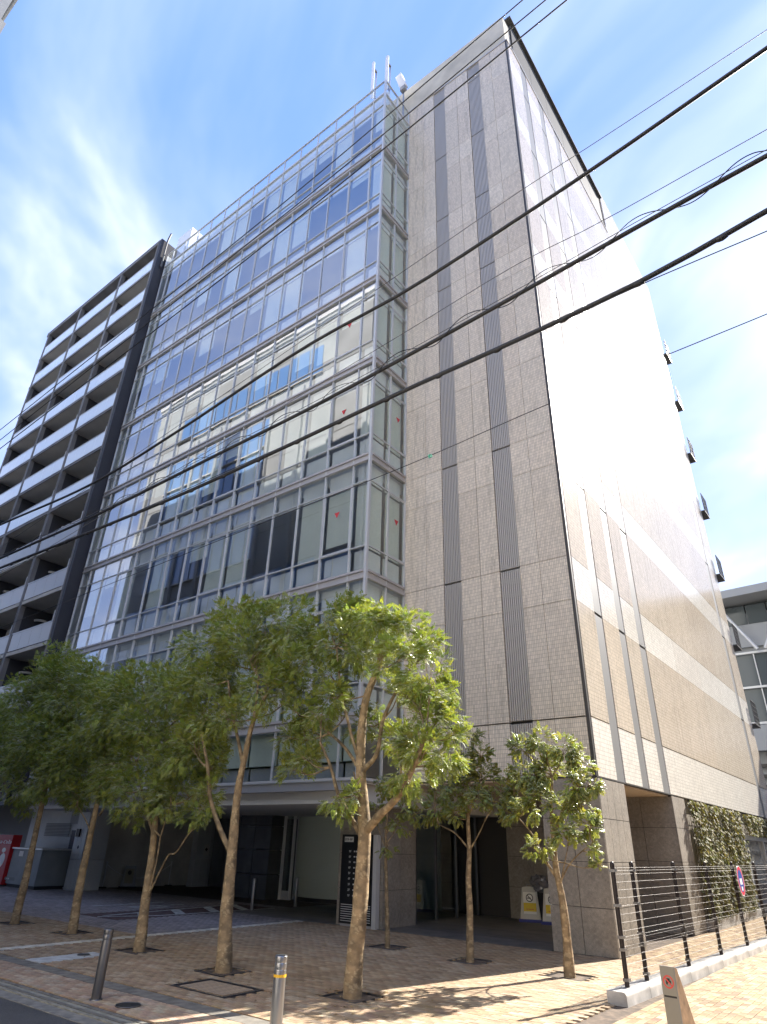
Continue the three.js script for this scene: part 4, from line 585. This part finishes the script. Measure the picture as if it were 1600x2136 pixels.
// ================================================================ STREET FURNITURE
function bollard(x, z, h, r, mat, band, label, group) {
  const o = thing('bollard', label, 'bollard', [x, 0, z], group); const pts = [[0, 0], [r, 0], [r, h - 0.14], [r * 0.9, h - 0.137], [r * 0.9, h - 0.127], [r, h - 0.124], [r, h - 0.075], [r * 0.9, h - 0.072], [r * 0.9, h - 0.062], [r, h - 0.059], [r, h - 0.012], [r * 0.93, h], [0, h]].map(([a, b]) => new THREE.Vector2(a, b));
  const b = sh(new THREE.Mesh(new THREE.LatheGeometry(pts, 32), mat)); b.name = 'post'; o.add(b);
  if (band) { const g = new THREE.CylinderGeometry(r + 0.0015, r + 0.0015, 0.028, 32, 1, true); g.translate(0, h - 0.19, 0); const m = sh(new THREE.Mesh(g, M.yellow)); m.name = 'reflective_band'; o.add(m); }
  const f = sh(new THREE.Mesh(new THREE.CylinderGeometry(r + 0.02, r + 0.025, 0.01, 28), M.darkSteel)); f.position.y = 0.005; f.name = 'foot_ring'; o.add(f);
}
bollard(-9.56, -6.13, 0.81, 0.066, M.darkSteel, false, 'dark grey ringed bollard on the pavement between road and trees');
bollard(-6.24, -6.27, 0.81, 0.07, M.steel, true, 'shiny steel bollard with a yellow reflective band in the sunlit patch');
bollard(-17.85, -16.42, 0.88, 0.055, M.steel, false, 'slim steel bollard beside the dark stone wall', 'slim bollards by the frosted wall');
bollard(-17.95, -18.5, 0.88, 0.055, M.steel, false, 'slim steel bollard right before the frosted curved wall', 'slim bollards by the frosted wall');

// fence with kerb along the side street
{
  const D = V(0.042, 0, -1).normalize(), A = V(-4.2, 0, -11.6), pt = (s, y, off = 0) => V(A.x + D.x * s - D.z * off * 1, y, A.z + D.z * s + D.x * off);
  const kerb = thing('fence_kerb', 'pale concrete kerb blocks under the black mesh fence', 'kerb', [A.x, 0, A.z]);
  for (let s = -0.45, i = 0; s < 24; i++) { const l = i ? 1.0 : 0.95; const sp = new THREE.Shape(); sp.moveTo(-0.14, 0); sp.lineTo(0.16, 0); sp.lineTo(0.155, 0.12); sp.quadraticCurveTo(0.15, 0.17, 0.1, 0.17); sp.lineTo(-0.14, 0.17); sp.closePath(); const g = new THREE.ExtrudeGeometry(sp, { depth: l - 0.012, bevelEnabled: false }); g.translate(0, -0.02, -(l - 0.012)); const u = uvBox(g); u.rotateY(-0.042); const p = pt(s, 0); u.translate(p.x, 0, p.z); part('kerb_block', u, M.concrete, kerb); s += l; }
  const fence = thing('mesh_fence', 'dark brown steel mesh fence along the side street', 'fence', [A.x, 0.15, A.z]);
  const S = [0, 0.82]; for (let s = 2.94; s < 24; s += 2.1) S.push(s); const top = 1.76, base = 0.15;
  for (const s of S) { const p = pt(s, 0); const q = part('post', rod(V(p.x, base, p.z), V(p.x, top + 0.02, p.z), 0.036, 12), M.brownSteel, fence); const c = new THREE.SphereGeometry(0.033, 10, 6); c.translate(p.x, top + 0.02, p.z); part('post_cap', c, M.brownSteel, q); for (const y of [0.24, 0.62, 0.78, 1.2, 1.68]) part('clamp', bx(p.x - 0.04, p.x + 0.05, y - 0.02, y + 0.02, p.z - 0.045, p.z + 0.045), M.darkSteel, q); }
  const Yw = [0.24, 0.33, 0.43, 0.53, 0.62, 0.66, 0.74, 0.78, 0.86, 0.97, 1.08, 1.19, 1.3, 1.41, 1.52, 1.63, 1.68, 1.72];
  for (let i = 0; i < S.length - 1; i++) {
    const a = S[i], b = S[i + 1];
    for (const y of Yw) part('rail_wire', rod(pt(a, y, 0.035), pt(b, y, 0.035), 0.0021, 5), M.wire, fence);
    const v = []; for (let s = a + 0.05; s < b; s += 0.05) { v.push(rod(pt(s, 0.2, 0.03), pt(s, 0.62, 0.03), 0.0022, 4), rod(pt(s, 0.62, 0.03), pt(s, 0.7, 0.075), 0.0022, 4), rod(pt(s, 0.7, 0.075), pt(s, 0.78, 0.03), 0.0022, 4), rod(pt(s, 0.78, 0.03), pt(s, 1.75, 0.03), 0.0022, 4)); }
    const w = part('upright_wires', v, M.brownSteel, fence); w.userData.kind = 'stuff';
  }
  // round no-parking plate on the fence
  const p = pt(7.2, 1.42, 0.12), o = thing('no_parking_sign', 'round blue and red no parking sign on the mesh fence', 'road sign', [p.x, 0, p.z]);
  const t = textBoard(256, 256, (c) => { c.fillStyle = '#d9304a'; c.fillRect(0, 0, 256, 256); c.fillStyle = '#f4f2ee'; c.beginPath(); c.arc(128, 128, 126, 0, 7); c.lineWidth = 8; c.strokeStyle = '#f4f2ee'; c.stroke(); c.fillStyle = '#2b57a8'; c.beginPath(); c.arc(128, 128, 94, 0, 7); c.fill(); c.fillStyle = '#f4f2ee'; c.fillRect(78, 108, 100, 52); c.fillRect(100, 176, 56, 34); c.fillStyle = '#2b57a8'; c.font = 'bold 26px sans-serif'; c.textAlign = 'center'; c.fillText('駐車', 128, 132); c.fillText('禁止', 128, 157); c.strokeStyle = '#d9304a'; c.lineWidth = 20; });
  const g = new THREE.CylinderGeometry(0.31, 0.31, 0.008, 40); g.rotateZ(-Math.PI / 2); g.translate(p.x, p.y, p.z); part('backplate', g, M.steel, o); const f = new THREE.CircleGeometry(0.31, 40); f.rotateY(Math.PI / 2); f.translate(p.x + 0.0055, p.y, p.z); part('face', f, std({ map: t, roughness: 0.4 }), o);
  part('strap', bx(p.x - 0.12, p.x - 0.004, p.y - 0.16, p.y - 0.13, p.z - 0.05, p.z + 0.05), M.steel, o); part('strap', bx(p.x - 0.12, p.x - 0.004, p.y + 0.1, p.y + 0.13, p.z - 0.05, p.z + 0.05), M.steel, o);
}
// wedge sign in front of the fence
{
  const top = 0.92, c = (() => { const r = ray(1391, 2015), t = (top - EYE) / r.y; return V(t * r.x, 0, t * r.z); })(), o = thing('wedge_sign', 'wooden wedge floor sign with red circle and black lettering by the fence kerb', 'floor sign', [c.x, 0, c.z]); o.rotation.y = -0.12;
  const sd = new THREE.Shape(); sd.moveTo(0, 0); sd.lineTo(0.5, 0); sd.lineTo(0.06, 0.9); sd.lineTo(0, top); sd.closePath();
  const g = new THREE.ExtrudeGeometry(sd, { depth: 0.02, bevelEnabled: false }); const add = (n, geo, m) => { const k = sh(new THREE.Mesh(geo, m)); k.name = n; o.add(k); return k; };
  const a = g.clone(); a.rotateY(Math.PI / 2); a.translate(0.055, 0, 0); add('side_board', uvBox(a), M.board); const b = g.clone(); b.rotateY(Math.PI / 2); b.translate(-0.075, 0, 0); add('side_board', uvBox(b), M.board);
  add('front_board', bx(-0.075, 0.075, 0, top, 0.001, 0.018), M.boardFace);
  const sl = new THREE.BoxGeometry(0.108, 1.0, 0.012); sl.rotateX(0.452); sl.translate(0, 0.45, -0.27); add('back_board', sl, M.board);
  const t = textBoard(150, 920, (x) => { x.fillStyle = '#8d8778'; x.fillRect(0, 0, 150, 920); x.strokeStyle = '#d6493f'; x.lineWidth = 13; x.beginPath(); x.arc(75, 130, 50, 0, 7); x.stroke(); x.fillStyle = '#1c1a18'; x.fillRect(48, 118, 54, 22); x.fillRect(58, 100, 34, 20); x.beginPath(); x.arc(58, 146, 9, 0, 7); x.arc(92, 146, 9, 0, 7); x.fill(); x.beginPath(); x.moveTo(40, 95); x.lineTo(110, 165); x.stroke(); x.fillRect(10, 245, 130, 16); x.font = 'bold 74px sans-serif'; x.textAlign = 'center'; [...'駐輪禁止'].forEach((q, i) => x.fillText(q, 75, 370 + i * 108)); });
  const f = new THREE.PlaneGeometry(0.148, top - 0.004); f.translate(0, top / 2, 0.0195); add('face', f, std({ map: t, roughness: 0.55 }));
}
// directory sign
{
  const o = thing('directory_sign', 'tall black tenant directory with white lettering and steel edge by the granite pillar', 'directory sign', [-12.7, 0, -15.45]);
  const x0 = -13.35, x1 = -12.2, z = -15.48; part('body', bx(x0, x1, 0.06, 2.2, z - 0.12, z), M.black, o); part('edge_post', bx(x1 + 0.002, x1 + 0.13, 0, 2.2, z - 0.14, z + 0.02), M.frame, o); part('foot', bx(x0 + 0.05, x1, 0, 0.06, z - 0.11, z - 0.01), M.grey, o);
  const t = textBoard(512, 960, (c) => { c.fillStyle = '#0b0b0c'; c.fillRect(0, 0, 512, 960); c.fillStyle = '#d8d8d4'; c.fillRect(40, 24, 150, 60); c.fillStyle = '#111'; c.font = 'bold 40px sans-serif'; c.fillText('B1F-9F', 46, 68); c.fillStyle = '#d8d8d4'; for (let i = 0; i < 9; i++) { c.font = 'bold 34px sans-serif'; c.fillText(`${9 - i}F`, 120, 200 + i * 60); for (let k = 0; k < 5 + (i * 3) % 4; k++) c.fillRect(200 + k * 34, 180 + i * 60, 22, 16); } for (let i = 0; i < 8; i++) c.fillRect(24, 762 + i * 24, 464, 6); });
  const f = new THREE.PlaneGeometry(x1 - x0 - 0.01, 2.13); f.translate((x0 + x1) / 2, 1.13, z + 0.003); part('face', f, std({ map: t, roughness: 0.4 }), o);
}
// no smoking stands
function smokeStand(x, z, ry, label) {
  const o = thing('no_smoking_stand', label, 'floor sign', [x, 0, z], 'no smoking stands in the porch'); o.rotation.y = ry; const add = (n, g, m) => { const k = sh(new THREE.Mesh(g, m)); k.name = n; o.add(k); };
  const s = new THREE.Shape(); s.moveTo(-0.3, 0.08); s.lineTo(0.3, 0.08); s.lineTo(0.21, 0.9); s.quadraticCurveTo(0, 0.95, -0.21, 0.9); s.closePath(); const g = new THREE.ExtrudeGeometry(s, { depth: 0.05, bevelEnabled: true, bevelSize: 0.01, bevelThickness: 0.01, bevelSegments: 2 }); const a = g.clone(); a.rotateX(-0.12); a.translate(0, 0, 0.1); add('panel', a, M.standWhite); const b = g.clone(); b.rotateX(0.12); b.translate(0, 0, -0.16); add('panel', b, M.standWhite);
  add('base', bx(-0.34, 0.34, 0, 0.08, -0.24, 0.24), M.blueBase); add('handle', tube([V(-0.08, 0.9, 0), V(-0.05, 0.98, 0), V(0.05, 0.98, 0), V(0.08, 0.9, 0)], 0.015, 6), M.grey);
  const t = textBoard(256, 384, (c) => { c.fillStyle = '#efece0'; c.fillRect(0, 0, 256, 384); c.strokeStyle = '#2a2522'; c.lineWidth = 14; c.beginPath(); c.arc(128, 100, 66, 0, 7); c.stroke(); c.beginPath(); c.moveTo(82, 54); c.lineTo(174, 146); c.stroke(); c.fillStyle = '#2a2522'; c.fillRect(76, 98, 78, 16); c.fillStyle = '#e9c81c'; c.fillRect(0, 190, 256, 150); c.fillStyle = '#2a1512'; c.font = 'bold 62px sans-serif'; c.textAlign = 'center'; c.fillText('禁煙', 128, 258); c.fillStyle = '#c2331f'; c.font = 'bold 24px sans-serif'; c.fillText('NO SMOKING', 128, 310); });
  const f = new THREE.PlaneGeometry(0.38, 0.57); f.rotateX(-0.12); f.translate(0, 0.5, 0.113); add('notice', f, std({ map: t, roughness: 0.5 }));
}
smokeStand(-10.25, -20.85, 0.35, 'yellow and white no smoking stand on a blue base against the porch wall');
smokeStand(-9.45, -20.7, 0.3, 'white no smoking stand on a blue base half hidden by the leaning sapling');
{ const o = thing('umbrella_bag_stand', 'dark stand with a crumpled clear plastic bag between no smoking stands', 'stand', [-9.9, 0, -20.95]); part('post', bx(-10.0, -9.8, 0, 0.85, -21.05, -20.87), M.blackMatte, o); const g = new THREE.IcosahedronGeometry(0.24, 3); const p = g.attributes.position; for (let i = 0; i < p.count; i++) { const k = 1 + 0.5 * perlin.noise(p.getX(i) * 9, p.getY(i) * 9, p.getZ(i) * 9); p.setXYZ(i, p.getX(i) * k * 1.1, p.getY(i) * k, p.getZ(i) * k); } g.computeVertexNormals(); g.translate(-9.95, 1.02, -20.95); part('bag', g, M.bag, o); }
// grey cabinet and vending machine by the service wall
{ const o = thing('service_cabinet', 'plain grey metal cabinet in front of the service wall', 'cabinet', [-31.1, 0, -15.6]); part('body', bx(-31.8, -29.3, 0.12, 1.42, -16.3, -15.0), M.cabinet, o); part('plinth', bx(-31.75, -29.35, 0, 0.12, -16.25, -15.05), M.blackMatte, o); part('lid', bx(-31.85, -29.25, 1.42, 1.48, -16.35, -14.95), M.frame, o); part('label_plate', bx(-31.2, -30.85, 1.15, 1.35, -14.999, -14.99), M.white, o); const t = textBoard(256, 32, c => { c.fillStyle = '#6f7271'; c.fillRect(0, 0, 256, 32); c.fillStyle = '#e0e0dc'; c.font = 'bold 24px sans-serif'; c.fillText('T. 06-6345', 6, 25); }); const [g, m] = plate(0.9, 0.12, t); g.translate(-31.5, 0.3, -14.996); part('lettering', g, m, o); }
{ const o = thing('vending_machine', 'red drink vending machine with white lettering beside the grey cabinet', 'vending machine', [-33.4, 0, -15.3]); part('body', bx(-33.7, -31.95, 0.06, 1.95, -15.3, -14.9), M.red, o); part('foot', bx(-33.6, -32.05, 0, 0.06, -15.25, -15.0), M.blackMatte, o); const t = textBoard(256, 512, c => { c.fillStyle = '#b3101d'; c.fillRect(0, 0, 256, 512); c.fillStyle = '#f2efec'; c.font = 'italic bold 52px serif'; c.textAlign = 'center'; c.fillText('Coca-Cola', 128, 90); c.beginPath(); c.arc(180, 160, 26, 0, 7); c.fill(); c.beginPath(); c.ellipse(178, 270, 40, 80, 0.2, 0, 7); c.fill(); c.beginPath(); c.ellipse(150, 420, 60, 40, 0, 0, 7); c.fill(); }); const [g, m] = plate(1.73, 1.86, t); g.translate(-32.825, 1.0, -14.895); part('front', g, m, o); }
// chain posts and floor sign at the garage mouth
function chainPost(x, z, label) { const o = thing('chain_post', label, 'chain post', [x, 0, z], 'white chain posts in the garage mouth'); part('pole', rod(V(x, 0.04, z), V(x, 0.95, z), 0.025, 10), M.white, o); const g = new THREE.SphereGeometry(0.045, 12, 8); g.translate(x, 0.98, z); part('knob', g, M.white, o); part('base', new THREE.CylinderGeometry(0.16, 0.18, 0.04, 20).translate(x, 0.02, z), M.blackMatte, o); }
chainPost(-29.2, -18.0, 'white chain post beside the garage floor sign'); chainPost(-29.2, -21.4, 'white chain post beside the inner garage pier');
{ const o = thing('chain', 'white plastic chain hung between the garage chain posts', 'chain', [-29.2, 0.5, -19.7]); const pts = []; for (let i = 0; i <= 12; i++) { const t = i / 12; pts.push(V(-29.2, 0.9 - 0.55 * (1 - (2 * t - 1) ** 2), -18 - 3.4 * t)); } part('links', tube(pts, 0.014, 6, 40), M.white, o); }
{ const x = -28.7, z = -18.9, o = thing('garage_floor_sign', 'dark A shaped floor sign with pale panel in the garage mouth', 'floor sign', [x, 0, z]); const s = new THREE.Shape(); s.moveTo(-0.32, 0.05); s.lineTo(0.32, 0.05); s.lineTo(0.22, 0.85); s.lineTo(-0.22, 0.85); const g = new THREE.ExtrudeGeometry(s, { depth: 0.05, bevelEnabled: false }); g.rotateY(0.9); g.translate(x, 0, z); part('panel', g, M.grey, o); const t = textBoard(128, 192, c => { c.fillStyle = '#8e8a78'; c.fillRect(0, 0, 128, 192); c.fillStyle = '#333'; c.beginPath(); c.arc(64, 50, 30, 0, 7); c.fill(); c.font = 'bold 44px sans-serif'; c.textAlign = 'center'; c.fillText('満車', 64, 140); }); const f = new THREE.PlaneGeometry(0.36, 0.56); f.rotateY(0.9); f.translate(x + 0.06 * Math.sin(0.9), 0.46, z + 0.06 * Math.cos(0.9)); part('face', f, std({ map: t }), o); part('base', bx(x - 0.3, x + 0.3, 0, 0.06, z - 0.25, z + 0.25), M.blackMatte, o); }

// ================================================================ OVERHEAD CABLES
const ZC = -5.5;
function cable(name, label, r, mat, px, z = ZC, group = 'overhead cables above the road') {
  const pts = px.map(([a, b]) => at(a, b, z)); const n = pts.length, e0 = pts[0].clone().sub(pts[1]).normalize(), e1 = pts[n - 1].clone().sub(pts[n - 2]).normalize(); pts.unshift(pts[0].clone().addScaledVector(e0, 9)); pts.push(pts[n].clone().addScaledVector(e1, 26));
  const o = thing(name, label, 'cable', [pts[2].x, pts[2].y, pts[2].z], group); part('strand', tube(pts, r, 7, 90), mat, o); return [o, new THREE.CatmullRomCurve3(pts)];
}
cable('power_line', 'thin black line highest of the three crossing the roof corner', 0.011, M.cable, [[1090, 0], [700, 333], [500, 498], [0, 897]]);
cable('power_line', 'thin black line, middle of the three crossing the roof corner', 0.011, M.cable, [[1138, 0], [700, 362], [500, 522], [0, 918]]);
cable('power_line', 'thin black line, lowest of the three crossing the roof corner', 0.013, M.cable, [[1182, 0], [700, 392], [500, 552], [0, 936]]);
cable('service_wire', 'hair thin grey wire above the first thick cable', 0.005, M.cableGrey, [[1600, 62], [1250, 292], [1095, 392], [850, 560]]);
cable('telephone_cable', 'thick twisted black cable highest over the tiled wall', 0.026, M.cable, [[1600, 100], [1240, 350], [1060, 470], [850, 605], [640, 722], [370, 900], [200, 1005], [0, 1095]]);
cable('service_wire', 'thin grey wire between the two upper thick cables', 0.005, M.cableGrey, [[1600, 270], [1230, 475], [1090, 545], [850, 690]]);
const [gc, gcurve] = cable('telephone_cable', 'thick black cable wrapped with a loose spiral hanger', 0.028, M.cable, [[1600, 325], [1350, 462], [1120, 592], [850, 742], [650, 850], [450, 950], [200, 1075], [0, 1165]]);
{ const pts = []; const n = 420; for (let i = 0; i < n; i++) { const t = i / n * 0.8, p = gcurve.getPointAt(t), a = i * 0.55; pts.push(V(p.x, p.y + 0.035 + 0.075 * Math.cos(a), p.z + 0.075 * Math.sin(a))); } part('spiral_hanger', tube(pts, 0.006, 4, 1400), M.cable, gc); const w = []; for (let i = 0; i <= 60; i++) { const p = gcurve.getPointAt(i / 60); w.push(V(p.x, p.y + 0.085, p.z)); } part('support_wire', tube(w, 0.005, 5, 120), M.cableGrey, gc); }
const [hc, hcurve] = cable('telephone_cable', 'lowest thick black bundled cable with lashings', 0.03, M.cable, [[1600, 440], [1360, 575], [1130, 686], [850, 812], [600, 930], [400, 1022], [200, 1105], [0, 1185]]);
for (let i = 4; i < 46; i++) { const p = hcurve.getPointAt(i / 60); const g = new THREE.SphereGeometry(0.034, 7, 5); g.scale(2.2, 1, 1); g.translate(p.x, p.y - 0.012, p.z); part('lashing', g, M.cable, hc); }
cable('service_wire', 'thin grey wire just below the lowest thick cable', 0.006, M.cable, [[1600, 482], [1345, 590], [1130, 690], [850, 815]]);
{ const [o, c] = cable('service_wire', 'lone thin wire with a small green tag across the tiled wall', 0.005, M.cable, [[1600, 655], [1150, 840], [870, 962], [600, 1070]]); const p = at(897, 950, ZC); const t = new THREE.TorusKnotGeometry(0.018, 0.007, 24, 5, 2, 3); t.translate(p.x, p.y - 0.01, p.z); part('tag', t, std({ color: lin(0.05, 0.4, 0.25), roughness: 0.5 }), o); }

renderer.render(scene, camera);
